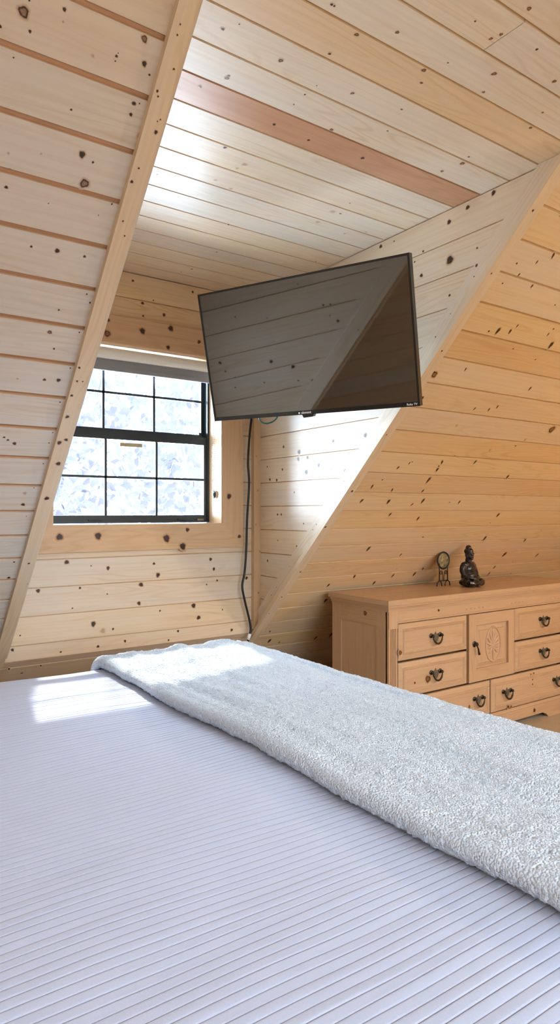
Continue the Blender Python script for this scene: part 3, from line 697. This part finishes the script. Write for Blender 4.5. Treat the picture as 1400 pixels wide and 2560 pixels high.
for gy, h in gys:
    row = []
    for gx in gxs:
        sh = 0.006 * noise.noise(V((gx * 1.3, gy * 1.5, 0))) + 0.0022 * noise.noise(V((gx * 6, gy * 5, 4)))
        p, o = drape(gx, gy + sh, BT - 0.0035)
        amp = 0.0033 * (0.75 + 0.5 * noise.noise(V((gx * 4, gy * 60, 2))))
        fade = max(0.0, 1 - o / .12)
        p.z += und(gx, gy) * (1 if o < 1e-6 else fade) + amp * h * (1 if o < .02 else 0.25 + .75 * fade)
        if o > .05: p += V((p.x - 0.45, p.y - 1.35, 0)).normalized() * amp * h
        row.append(p)
    rows.append(row)
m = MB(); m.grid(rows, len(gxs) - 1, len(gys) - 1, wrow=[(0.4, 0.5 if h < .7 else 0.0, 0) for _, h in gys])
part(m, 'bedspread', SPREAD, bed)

# folded throw across the foot of the bed
tx0, tx1 = 0.822, 1.462
def fold_z(x, y):
    w = x + 0.05 * noise.noise(V((x * 2, y * 1.6, 5)))
    h = 0.016 * noise.noise(V((w * 9.0, y * 1.3, 1.0))) + 0.0075 * noise.noise(V((w * 22, y * 3.0, 2.0)))
    h += 0.018 * math.exp(-((x - 1.34) / .10) ** 2 - ((y - 2.30) / .10) ** 2)
    return h
cross = []
TH0 = 0.040
for k in range(4): cross.append((tx0 + .10 - k * .030, 0.006))           # underside tucked in
for k in range(13):
    a_ = -PI / 2 - PI * k / 12; cross.append((tx0 + TH0 / 2 + TH0 / 2 * math.cos(a_), .004 + TH0 / 2 + TH0 / 2 * math.sin(a_)))
x = tx0 + TH0 / 2 + .006
while x < tx1 - .02:
    t = (x - tx0) / (tx1 - tx0)
    cross.append((x, .004 + TH0 * (1 - .55 * t * t))); x += .0045
for k in range(7):
    a_ = PI / 2 - PI / 2 * k / 6; r_ = .009; cross.append((tx1 - .012 + r_ * 1.6 * math.cos(a_), .008 + r_ * math.sin(a_)))
gy = by0 - .20; ys = []
while gy < by1 + .12:
    ys.append(gy); gy += .0045
rows = []
for gy in ys:
    wob = 0.010 * noise.noise(V((0, gy * 2.1, 9))) + .004 * noise.noise(V((3, gy * 9, 9)))
    row = []
    for i, (cx_, cz) in enumerate(cross):
        gx = cx_ + wob * (1 if cx_ < 1.2 else .5)
        top = i > 8
        hgt = cz + (fold_z(gx, gy) * min(1, (i - 8) / 18) * (1 if cx_ < tx1 - .05 else .35) if top else 0)
        p, o = drape(gx, gy, BT + .001)
        p.z += und(gx, gy) * max(0.0, 1 - o / .12)
        nrm = V((0, 0, 1))
        if o > 1e-6:
            a_ = min(o / BR, PI / 2)
            d2 = V((gx - min(max(gx, bx0 + BR), bx1 - BR), gy - min(max(gy, by0 + BR), by1 - BR), 0)).normalized()
            nrm = V((0, 0, math.cos(a_))) + d2 * math.sin(a_)
        nub = 0.0026 * noise.noise(V((gx * 210, gy * 210, cz * 210))) + 0.0024 * noise.noise(V((gx * 105, gy * 105, cz * 105)))
        p += nrm * (max(hgt, .003) + (nub if i > 3 else 0))
        if 4 <= i <= 16: p.x += nub
        row.append(p)
    rows.append(row)
m = MB(); m.grid(rows, len(cross) - 1, len(ys) - 1, flip=True)
tag(m.build('throw_blanket', FLEECE), 'pale blue-grey nubby fleece throw folded across the foot of the bed', 'blanket')

# ------------------------------------------------------------------ dresser
DX0, DX1, DY0, DY1, DH = 2.357, 4.005, 2.421, 2.860, 0.810
dr = thing('dresser', 'long knotty pine dresser with drawers and a centre door, below the right slope', 'dresser', (3.18, 2.64, 0))
W1 = (0.4, 0, 0.03)
def P_(mb, name, par=dr, mat=FURN, bw=.0015, seg=2):
    o = part(mb, name, mat, par)
    if bw: bevel(o, bw, seg)
    return o
rd = random.Random(12)
ro = lambda: (rd.uniform(0, 30), rd.uniform(0, 30))
m = MB()                                                            # body: back, bottom, inner box behind the fronts
m.box((DX0 + .02, DY0 + .12, .06), (DX1 - .02, DY1, .76), w=(0.9, 0, 0.2), off=ro())
P_(m, 'carcass', bw=0)
# side panels: frame and field
for s, xa in ((1, DX0), (-1, DX1)):
    m = MB(); xi = xa + s * .022
    X = lambda q: (min(xa, q), max(xa, q))
    for (ya, yb_, za, zb_, ax) in ((DY0 + .012, DY0 + .090, .02, .755, (0, 0, 1)), (DY1 - .075, DY1, .02, .755, (0, 0, 1)), (DY0 + .09, DY1 - .075, .672, .755, (0, 1, 0)), (DY0 + .09, DY1 - .075, .02, .14, (0, 1, 0))):
        a, c = X(xi); m.box((a, ya, za), (c, yb_, zb_), ax=ax, w=(rd.uniform(.2, .5), 0, .02), off=ro())
    ya, yb_, za, zb_ = DY0 + .09, DY1 - .075, .14, .672                 # field set back behind two small steps
    for q, (ins, dep) in enumerate(((0, .004), (.008, .008), (.016, .006))):
        a, c = X(xi); xf = xa + s * dep
        m.box((min(xf, xi), ya + ins, za + ins), (max(xf, xi), yb_ - ins, zb_ - ins), ax=(0, 0, 1), w=(.3, 0, .02), off=(5, 5))
    if s == 1:
        for u, v, r, kd in KN['DS']:
            dep_ = .006 if v < .655 else 0.0
            add_knot(m, lambda q, z: V((xa + dep_, q, z)), V((-1, 0, 0)), u, v, r, kd, .3, .02, (5, 5), rk)
    P_(m, 'side_panel', bw=.001, seg=1)
# top with stepped moulding under it
m = MB()
m.box((DX0 - .022, DY0 - .022, DH - .026), (DX1 + .022, DY1 + .008, DH), w=(.35, 0, .03), off=ro())
o = P_(m, 'top', bw=.004, seg=3)
m = MB()
for e, za, zb_ in ((.016, .772, .785), (.009, .761, .773), (.004, .750, .762)):
    m.box((DX0 - e, DY0 - e, za), (DX1 + e, DY1, zb_), w=(.45, 0, .05), off=ro())
P_(m, 'top_moulding', bw=.003, seg=2)
# fascia rail with carved specks, and its lower bead
m = MB(); m.box((DX0 + .062, DY0 + .002, .696), (DX1 - .062, DY0 + .02, .750), w=(.35, 0, .03), off=ro())
m.box((DX0 + .060, DY0 - .003, .688), (DX1 - .060, DY0 + .02, .698), w=(.55, 0, .06), off=ro())
for gx in (2.95, 3.35, 3.75):
    for k in range(5): m.ball((gx + k * .035, DY0 + .002, .715 + .003 * (k % 2)), (.009, .003, .004), 8, 5)
u, v, r, kd = KN['DF'][3]; add_knot(m, lambda q, z: V((q, DY0 + .002, z)), V((0, -1, 0)), u, v, r, kd, .35, .03, (1, 1), rk)
P_(m, 'fascia', bw=.0015)
# corner posts: rosette block over a fluted column
for xa in (DX0, DX1 - .060):
    m = MB(); m.box((xa, DY0 - .004, .664), (xa + .060, DY0 + .02, .750), ax=(0, 0, 1), w=(.2, 0, 0), off=ro())
    pts = [(xa, DY0 + .02), (xa, DY0)]
    for k in range(4):
        c0 = xa + .012 + k * .0105
        pts += [(c0, DY0), (c0 + .002, DY0 + .006), (c0 + .005, DY0 + .006), (c0 + .007, DY0)]
    pts += [(xa + .060, DY0), (xa + .060, DY0 + .02)]
    m.prism([V((a, c, .105)) for a, c in pts], (0, 0, .559), ax=(0, 0, 1), w=(.45, 0, .03), off=ro())
    m.box((xa, DY0 - .004, .02), (xa + .060, DY0 + .02, .105), ax=(0, 0, 1), w=(.4, 0, .03), off=ro())
    P_(m, 'corner_post', bw=.001, seg=1)
RINGS = ((0, -.004), (0, .010), (.003, .013), (.026, .018), (.029, .015), (.032, .0185), (.035, .0155), (.038, .0185), (.041, .016))
def raised(m, x0, x1, z0, z1, yb_, rings=RINGS, ax=(1, 0, 0), w=W1, vs_=1.0, hs=1.0):
    off_ = ro(); loops = []
    for ins, d in rings:
        loops.append([(x0 + ins * hs, yb_ - d, z0 + ins * vs_), (x1 - ins * hs, yb_ - d, z0 + ins * vs_), (x1 - ins * hs, yb_ - d, z1 - ins * vs_), (x0 + ins * hs, yb_ - d, z1 - ins * vs_)])
    for A, B in zip(loops[:-1], loops[1:]):
        for k in range(4):
            m.quad(A[k], A[(k + 1) % 4], B[(k + 1) % 4], B[k], ax=ax, w=w, off=off_)
    m.quad(*loops[-1], ax=ax, w=w, off=off_)
    return off_, yb_ - rings[-1][1]
def bail_handle(x, z, yf, par):
    m = MB()
    sh = [(-.024, .012), (-.016, .016), (-.008, .014), (0, .027), (.008, .014), (.016, .016), (.024, .012), (.020, -.012), (.010, -.026), (0, -.032), (-.010, -.026), (-.020, -.012)]
    m.prism([V((x + a * 1.02, yf, z + c)) for a, c in sh], (0, -.003, 0), mi=1)
    for s in (-1, 1):
        m.ball((x + s * .034, yf - .003, z + .008), (.013, .005, .013), 12, 6)
        m.ball((x + s * .034, yf - .016, z + .008), (.0085, .010, .0085), 12, 8)
        m.tube([(x + s * .034, yf, z + .008), (x + s * .034, yf - .012, z + .008)], .005, 8)
    arc = [V((x + .034 * math.cos(a) * (1 if True else 1), yf - .018 - .004 * math.sin(-a), z + .006 + .040 * math.sin(a))) for a in [PI + PI * k / 14 for k in range(15)]]
    m.tube(arc, [.0030 + .0022 * math.sin(PI * k / 14) for k in range(15)], 8)
    return part(m, 'handle', [ANTIQ, PEWTER], par)
YF = DY0 + .010
def drawer(x0, x1, z0, z1, hx, knots=(), w=None):
    m = MB(); w = w or (rd.uniform(.2, .5), 0, rd.uniform(0, .06))
    off_, yf = raised(m, x0, x1, z0, z1, YF, w=w)
    for u, v, r, kd in knots:
        ins = min(u - x0, x1 - u, v - z0, z1 - v)
        yk = YF - .0185 if ins < .045 else yf
        add_knot(m, lambda q, z: V((q, yk, z)), V((0, -1, 0)), u, v, r, kd, w[0], w[2], off_, rk)
    d = part(m, 'drawer', FURN, dr)
    for h in hx: bail_handle(h, (z0 + z1) / 2 + (.004), yf, d)
    return d
kd_ = KN['DF']
ink = lambda x0, x1, z0, z1: [k for k in kd_ if x0 < k[0] < x1 and z0 < k[1] < z1]
for x0, x1, z0, z1, hx in ((2.421, 2.945, .498, .684, (2.690,)), (2.421, 2.945, .310, .487, (2.690,)), (3.369, 3.938, .498, .684, (3.645,)), (3.369, 3.938, .310, .487, (3.645,)),
                           (2.421, 3.143, .112, .299, (2.53, 3.036)), (3.153, 3.938, .112, .299, (3.290, 3.785))):
    drawer(x0, x1, z0, z1, hx, ink(x0, x1, z0, z1))
# centre door: frame, sunk field with a carved shell
m = MB(); xa, xb, za, zb_ = 2.958, 3.357, .310, .684
for a, c, e, f, ax in ((xa, xa + .058, za, zb_, (0, 0, 1)), (xb - .052, xb, za, zb_, (0, 0, 1)), (xa + .058, xb - .052, zb_ - .062, zb_, (1, 0, 0)), (xa + .058, xb - .052, za, za + .070, (1, 0, 0))):
    m.box((a, YF - .018, e), (c, YF + .004, f), ax=ax, w=(rd.uniform(.2, .45), 0, .03), off=ro())
raised(m, xa + .058, xb - .052, za + .070, zb_ - .062, YF, rings=((0, .004), (.006, .004), (.030, .012), (.034, .010)), ax=(0, 0, 1), w=(.35, 0, .04))
door = P_(m, 'door', bw=.002)
m = MB(); cx_, cz_ = 3.175, .500; yc = YF - .010
m.tube([V((cx_ + .066 * math.cos(2 * PI * k / 36), yc, cz_ + .098 * math.sin(2 * PI * k / 36))) for k in range(36)], .005, 6, closed=True)
m.ball((cx_, yc, cz_ - .005), (.009, .008, .095), 10, 10)
for s in (-1, 1):
    for q, (an, ln) in enumerate(((.35, .085), (.75, .075), (1.2, .062), (1.75, .050), (2.4, .055))):
        dx, dz = s * math.sin(an), math.cos(an)
        R3 = Matrix.Rotation(s * an, 3, 'Y')
        m.ball((cx_ + dx * ln * .55, yc, cz_ - .01 + dz * ln * .55), (.009, .006, ln * .48), 8, 8, M=R3)
m.ball((cx_, yc, cz_ - .01), (.016, .009, .016), 10, 6)
part(m, 'shell_carving', FURN, door)
m = MB(); hx, hz, yh = 3.002, .520, YF - .018
m.ball((hx, yh - .002, hz), (.016, .004, .018), 12, 6); m.ball((hx, yh - .014, hz + .002), (.011, .013, .011), 12, 8)
m.tube([(hx, yh - .018, hz - .006), (hx + .008, yh - .020, hz - .022), (hx + .012, yh - .020, hz - .038), (hx + .018, yh - .020, hz - .056)], [.004, .0045, .0055, .007], 8)
part(m, 'handle', ANTIQ, door)
# plinth with bracket feet
m = MB(); m.box((DX0 + .058, DY0 - .004, .088), (DX1 - .058, DY0 + .02, .108), w=(.4, 0, .04), off=ro())
pl = [(DX0 - .004, 0), (DX0 + .28, 0), (DX0 + .30, .020), (DX0 + .34, .034), (DX1 - .37, .034), (DX1 - .335, .022), (DX1 - .31, 0), (DX1 + .004, 0), (DX1 + .004, .090), (DX0 - .004, .090)]
offp = ro()
m.prism([V((a, DY0 - .010, c)) for a, c in pl], (0, .022, 0), ax=(1, 0, 0), w=(.5, 0, .06), off=offp)
m.box((DX0 - .004, DY0 + .012, 0), (DX0 + .018, DY1, .085), ax=(0, 1, 0), w=(.45, 0, .04)); m.box((DX1 - .018, DY0 + .012, 0), (DX1 + .004, DY1, .085), ax=(0, 1, 0), w=(.45, 0, .04))
u, v, r, kd = KN['DF'][7]; add_knot(m, lambda q, z: V((q, DY0 - .010, z)), V((0, -1, 0)), u, .062, r * .9, kd, .5, .06, offp, rk)
P_(m, 'plinth', bw=.002)

# ------------------------------------------------------------------ small gong on the dresser
gx, gy, gz = 3.066, 2.690, DH
gr = 0.0455
gong = thing('table_gong', 'small bronze gong on a scrolled black wire stand, on the dresser', 'gong', (gx, gy, gz))
m = MB(); hx_ = .0355; zc_ = .153
for s in (-1, 1):
    m.tube([(gx + s * hx_, gy, gz + .034), (gx + s * hx_, gy, gz + zc_ + .01)], .0032, 8)
    m.tube([V((gx + s * hx_ + .0215 * math.cos(a), gy, gz + .0025 + .031 * math.sin(a))) for a in [PI * k / 12 for k in range(13)]], .0034, 8)
m.tube([(gx - hx_, gy, gz + .0345), (gx + hx_, gy, gz + .0345)], .0032, 8)
m.tube([V((gx + (gr + .003) * math.cos(2 * PI * k / 40), gy, gz + zc_ + (gr + .003) * math.sin(2 * PI * k / 40))) for k in range(40)], .0052, 8, closed=True)
part(m, 'stand', FRAMEMETAL, gong)
for s in (-1, 1):
    m = MB(); pts = [V((gx + s * .004, gy, gz + .036)), V((gx + s * .0055, gy, gz + .060)), V((gx + s * .009, gy, gz + .082))]
    cxs, czs = gx + s * .0205, gz + .081
    for k in range(30):
        a = PI - k * (2.6 * PI / 29); rr_ = .0125 * (1 - .68 * k / 29)
        pts.append(V((cxs + s * rr_ * math.cos(a) * 1.0, gy, czs + rr_ * math.sin(a) * 1.15)))
    m.tube(spline(pts, 3), .0022, 6); part(m, 'scroll', FRAMEMETAL, gong)
GONGM, nt, b = new_mat('patinated_bronze')
nz_ = nt.nodes.new('ShaderNodeTexNoise'); nz_.inputs['Scale'].default_value = 60; nz_.inputs['Detail'].default_value = 4
tc = nt.nodes.new('ShaderNodeTexCoord'); nt.links.new(tc.outputs['Object'], nz_.inputs['Vector'])
rp = nt.nodes.new('ShaderNodeValToRGB'); rp.color_ramp.elements[0].position = .38; rp.color_ramp.elements[0].color = (.13, .14, .10, 1)
rp.color_ramp.elements[1].position = .62; rp.color_ramp.elements[1].color = (.42, .31, .12, 1)
nt.links.new(nz_.outputs['Fac'], rp.inputs['Fac']); nt.links.new(rp.outputs['Color'], b.inputs['Base Color']); b.inputs['Metallic'].default_value = .35; b.inputs['Roughness'].default_value = .5
m = MB(); n = 36
prf = [(0, -.0045), (.006, -.0048), (.011, -.003), (.013, -.0022), (.034, -.0012), (.037, -.002), (.040, -.0012), (gr, 0.0)]
rws = []
for r_, y_ in prf[1:]:
    rws.append([m.vert(V((gx + r_ * math.cos(2 * PI * k / n), gy + y_ - .001, gz + zc_ + r_ * math.sin(2 * PI * k / n)))) for k in range(n)])
c0 = m.vert(V((gx, gy + prf[0][1] - .001, gz + zc_)))
for k in range(n):
    m.face((c0, rws[0][k], rws[0][(k + 1) % n]), None, 0, True)
    for j in range(len(rws) - 1): m.face((rws[j][k], rws[j + 1][k], rws[j + 1][(k + 1) % n], rws[j][(k + 1) % n]), None, 0, True)
bk_ = [m.vert(V((gx + gr * math.cos(2 * PI * k / n), gy + .004, gz + zc_ + gr * math.sin(2 * PI * k / n)))) for k in range(n)]
for k in range(n): m.face((rws[-1][k], bk_[k], bk_[(k + 1) % n], rws[-1][(k + 1) % n]))
m.face(bk_)
part(m, 'gong_disc', GONGM, gong)

# ------------------------------------------------------------------ seated statue on the dresser
def fuse(mb, voxel, smooth_it, name, mat):
    me0 = bpy.data.meshes.new('t'); me0.from_pydata(mb.v, [], mb.f)
    o = bpy.data.objects.new('t', me0); C.objects.link(o)
    r = o.modifiers.new('r', 'REMESH'); r.mode = 'VOXEL'; r.voxel_size = voxel; r.use_smooth_shade = True
    s = o.modifiers.new('s', 'SMOOTH'); s.factor = .5; s.iterations = smooth_it
    bpy.context.view_layer.update()
    me = bpy.data.meshes.new_from_object(o.evaluated_get(bpy.context.evaluated_depsgraph_get()))
    bpy.data.objects.remove(o); me.name = name; me.materials.clear(); me.materials.append(mat)
    return me
BUD, nt, b = new_mat('dark_lacquered_bronze')
nz_ = nt.nodes.new('ShaderNodeTexNoise'); nz_.inputs['Scale'].default_value = 45; nz_.inputs['Detail'].default_value = 5
tc = nt.nodes.new('ShaderNodeTexCoord'); nt.links.new(tc.outputs['Object'], nz_.inputs['Vector'])
rp = nt.nodes.new('ShaderNodeValToRGB'); rp.color_ramp.elements[0].position = .48; rp.color_ramp.elements[0].color = (.006, .005, .005, 1)
rp.color_ramp.elements[1].position = .68; rp.color_ramp.elements[1].color = (.060, .030, .026, 1)
nt.links.new(nz_.outputs['Fac'], rp.inputs['Fac']); nt.links.new(rp.outputs['Color'], b.inputs['Base Color']); b.inputs['Roughness'].default_value = .25
m = MB()                                                            # faces -Y, sits at the origin, about 0.245 high
def limb(pts, r): m.tube(spline(pts, 6), [r[0] + (r[-1] - r[0]) * k / (len(spline(pts, 6)) - 1) if len(r) == 2 else r[min(int(k * len(r) / len(spline(pts, 6))), len(r) - 1)] for k in range(len(spline(pts, 6)))], 12)
m.ball((0, .012, .022), (.066, .046, .024), 20, 12)                  # hips
for s in (-1, 1):
    limb([(s * .030, .010, .030), (s * .062, -.022, .030), (s * .072, -.046, .024)], (.027, .019))          # thigh
    limb([(s * .072, -.046, .024), (s * .030, -.066, .020), (-s * .028, -.062, .024 + .008 * (s > 0))], (.019, .012))   # shin, crossed
    m.ball((-s * .034, -.064, .026 + .008 * (s > 0)), (.016, .010, .008), 10, 8)                                # foot
m.ball((0, .002, .058), (.053, .048, .042), 18, 12)                  # belly
m.ball((0, .004, .100), (.058, .043, .044), 18, 12)                  # chest
m.ball((0, .008, .127), (.058, .033, .021), 18, 10)                  # shoulders
for s in (-1, 1):
    m.ball((s * .046, .008, .126), (.018, .019, .018), 12, 10)
    limb([(s * .052, .008, .122), (s * .066, .004, .092), (s * .062, -.012, .066)], (.019, .015))
    limb([(s * .058, -.012, .066), (s * .040, -.040, .052), (s * .012, -.054, .048)], (.013, .009))
m.ball((0, -.056, .047), (.024, .012, .008), 14, 8)                  # hands laid in the lap
for s in (-1, 1):
    for q in range(4): m.tube([(s * .012, -.058 - .002 * q, .050 - .002 * q), (-s * .010, -.062 - .002 * q, .050 - .002 * q)], .0030, 8)
    m.tube([(s * .014, -.052, .052), (s * .002, -.056, .062)], .0035, 8)
limb([(0, .006, .135), (0, .003, .162)], (.022, .020))               # neck
m.ball((0, -.002, .187), (.0265, .028, .033), 20, 14)                # head
m.ball((0, -.010, .176), (.019, .020, .020), 16, 10)
m.ball((0, .003, .206), (.0285, .030, .021), 18, 12)                 # hair cap
m.ball((0, .004, .226), (.0185, .0185, .017), 14, 10)                # topknot
m.ball((0, -.0285, .183), (.0042, .0045, .009), 10, 8)                 # nose
m.ball((0, -.029, .172), (.0085, .0035, .0030), 10, 6)               # mouth
m.ball((0, -.024, .162), (.010, .006, .006), 10, 6)                 # chin
for s in (-1, 1):
    m.ball((s * .010, -.027, .192), (.0068, .0035, .0025), 10, 6)    # brows
    m.ball((s * .0275, .000, .178), (.0035, .007, .020), 10, 8)      # long ears
for k in range(5):                                                  # folds of the robe over the lap and chest
    z_ = .036 - k * .006; m.tube(spline([(-.062 + k * .004, -.040, z_), (0, -.072 - .001 * k, z_ - .010), (.062 - k * .004, -.040, z_)], 8), .0028, 6)
    m.tube(spline([(-.040 + k * .009, -.004, .135 - .003 * k), (-.010 + k * .009, -.030, .098 - .006 * k), (.040, -.012 - .002 * k, .068 - .005 * k)], 8), .0026, 6)
sme = fuse(m, .0022, 2, 'meditating_statue', BUD)
st = bpy.data.objects.new('meditating_statue', sme); C.objects.link(st)
st.location = (3.187, 2.600, DH - .001); st.rotation_euler = (0, 0, math.radians(4)); st.scale = (0.92, 0.95, 1.0); 
zmin = min(q.co.z for q in sme.vertices)
st.location.z = DH - zmin
tag(st, 'dark bronze statue sitting cross-legged with hands in its lap, on the dresser', 'statue')

# ------------------------------------------------------------------ outside: trees beyond the window
LEAF = cloth('pale_leaves', (0.33, 0.36, 0.47), 30, 0.1, 0.01, 0, col2=(0.39, 0.40, 0.52))
BARK = simple('bark', (0.50, 0.50, 0.58), 0.9, bump=(30, 0.6, 0.02))
GRND = cloth('bright_ground', (0.62, 0.62, 0.60), 4, 0.3, 0.05, 0)
mb = MB(); mb.box((-14, 4.6, -3.2), (22, 40, -3.0)); struct(mb, 'ground', GRND)
def tree(x, y, top, rad, seed, label, nl):
    r = random.Random(seed)
    t = thing('tree', label, 'tree', (x, y, -3.0), 0, 'trees outside the window')
    m = MB(); m.tube(spline([(x, y, -3.0), (x + .1, y, -1), (x - .05, y + .1, 1.2), (x, y, top - .5)], 5), [.16 - .13 * k / 15 for k in range(16)], 8)
    for k in range(5):
        a = r.uniform(0, 2 * PI); z = r.uniform(-.5, top - .8)
        m.tube([(x, y, z), (x + math.cos(a) * rad * .6, y + math.sin(a) * rad * .6, z + .7)], [.05, .015], 6)
    part(m, 'trunk', BARK, t)
    m = MB(); zc = top - 2.4
    for k in range(nl):
        while True:
            p = V((r.uniform(-1, 1), r.uniform(-1, 1), r.uniform(-1, 1)))
            if p.length < 1: break
        p = V((x + p.x * rad, y + p.y * rad, zc + p.z * 2.4))
        if noise.noise(p * 1.5) < -0.12: continue
        a = V((r.gauss(0, 1), r.gauss(0, 1), r.gauss(0, 1))).normalized(); c = a.orthogonal().normalized(); c = Matrix.Rotation(r.uniform(0, 6), 3, a) @ c
        s1 = r.uniform(.07, .13)
        e = a.cross(c)
        m.face([m.vert(q) for q in (p - c * s1, p + e * s1 * .55, p + c * s1, p - e * s1 * .55)])
    f = part(m, 'foliage', LEAF, t)
    return t
for i, (x, y, top, rad) in enumerate(((2.5, 8.6, 4.4, 1.35), (5.3, 9.2, 4.2, 1.40), (4.0, 12.3, 5.0, 1.9), (7.6, 12.8, 4.8, 1.7))):
    tree(x, y, top, rad, 40 + i, ('pale leafy tree outside the window, seen through its left panes', 'pale leafy tree outside the window, seen through its right panes', 'pale leafy tree behind the two nearer trees outside the window',
         'pale leafy tree farthest right outside the window', 'pale leafy tree farthest left outside the window')[i], 2600)

# ------------------------------------------------------------------ light
w = bpy.data.worlds.new('sky'); bpy.context.scene.world = w; w.use_nodes = True
bg = w.node_tree.nodes['Background']; bg.inputs['Color'].default_value = (0.74, 0.86, 1.0, 1); bg.inputs['Strength'].default_value = SKY
def light(name, kind, energy, col, loc, direction=None, **kw):
    l = bpy.data.lights.new(name, kind); l.energy = energy; l.color = col
    for k, v_ in kw.items(): setattr(l, k, v_)
    o = bpy.data.objects.new(name, l); C.objects.link(o); o.location = loc
    if direction is not None: o.rotation_euler = V(direction).to_track_quat('-Z', 'Y').to_euler()
    return o
light('sun', 'SUN', SUN, (1.0, 0.95, 0.88), (4, 12, 9), (-0.35, -1.0, -0.88), angle=math.radians(1.8))
pw = light('window_daylight', 'AREA', 1.0, (1, 1, 1), (1.365, 3.42, 1.63), (0, -1, 0), shape='RECTANGLE', size=0.95, size_y=0.95)
pw.data.cycles.is_portal = True
light('window_glow', 'AREA', WIN, (0.68, 0.83, 1.0), (1.365, 3.40, 1.62), (0, -1, -0.0), shape='RECTANGLE', size=0.85, size_y=0.80)
bc = PB((BW[0] + BW[1]) / 2, (BW[2] + BW[3]) / 2) - NB * .16
light('added_rear_fill', 'AREA', REAR, (0.72, 0.85, 1.0), bc, NB, shape='RECTANGLE', size=BW[1] - BW[0] - .1, size_y=BW[3] - BW[2] - .1)  # added fill light, set outside the unseen roof window
# an unseen shaded lamp, added at the right end to warm the right slope
lamp = thing('added_pendant_lamp', 'unseen round pendant lamp added behind the camera as a warm light source', 'lamp', (3.9, -0.25, 2.0))
m = MB(); m.tube([(3.9, -.25, 2.44), (3.9, -.25, 2.20)], .006, 8); part(m, 'cord', CORD, lamp)
m = MB(); n = 24
for k in range(n):
    a0, a1 = 2 * PI * k / n, 2 * PI * (k + 1) / n
    m.face([m.vert(V((3.9 + r_ * math.cos(a), -.25 + r_ * math.sin(a), z_))) for r_, z_, a in ((.16, 1.98, a0), (.16, 1.98, a1), (.07, 2.20, a1), (.07, 2.20, a0))], None, 0, True)
part(m, 'lamp_shade', WHITE, lamp)
light('added_lamp_bulb', 'POINT', ADDED_LAMP, (1.0, 0.80, 0.56), (3.9, -0.25, 1.97), shadow_soft_size=0.12)

light('added_left_fill', 'POINT', LEFT_FILL, (0.86, 0.93, 1.0), (-0.55, -0.15, 1.65), shadow_soft_size=0.15)  # added fill for the dresser side; no fixture stands here

# ------------------------------------------------------------------ camera
cam = bpy.data.cameras.new('camera'); co = bpy.data.objects.new('camera', cam); C.objects.link(co)
co.location = (0, 0, 1.25); co.rotation_euler = (PI / 2, 0, -math.atan2(1173, 1674))
cam.sensor_fit = 'VERTICAL'; cam.sensor_height = 36.0; cam.sensor_width = 36.0; cam.lens = 36.0 * 1674 / 2560
cam.clip_start = 0.02; cam.clip_end = 200
sc = bpy.context.scene; sc.camera = co
sc.view_settings.view_transform = 'Standard'; sc.view_settings.look = 'None'; sc.view_settings.gamma = 1.0; sc.view_settings.exposure = EXPO
sc.view_settings.use_curve_mapping = False
sc.cycles.max_bounces = 10; sc.cycles.diffuse_bounces = 6; sc.cycles.glossy_bounces = 4; sc.cycles.transparent_max_bounces = 12
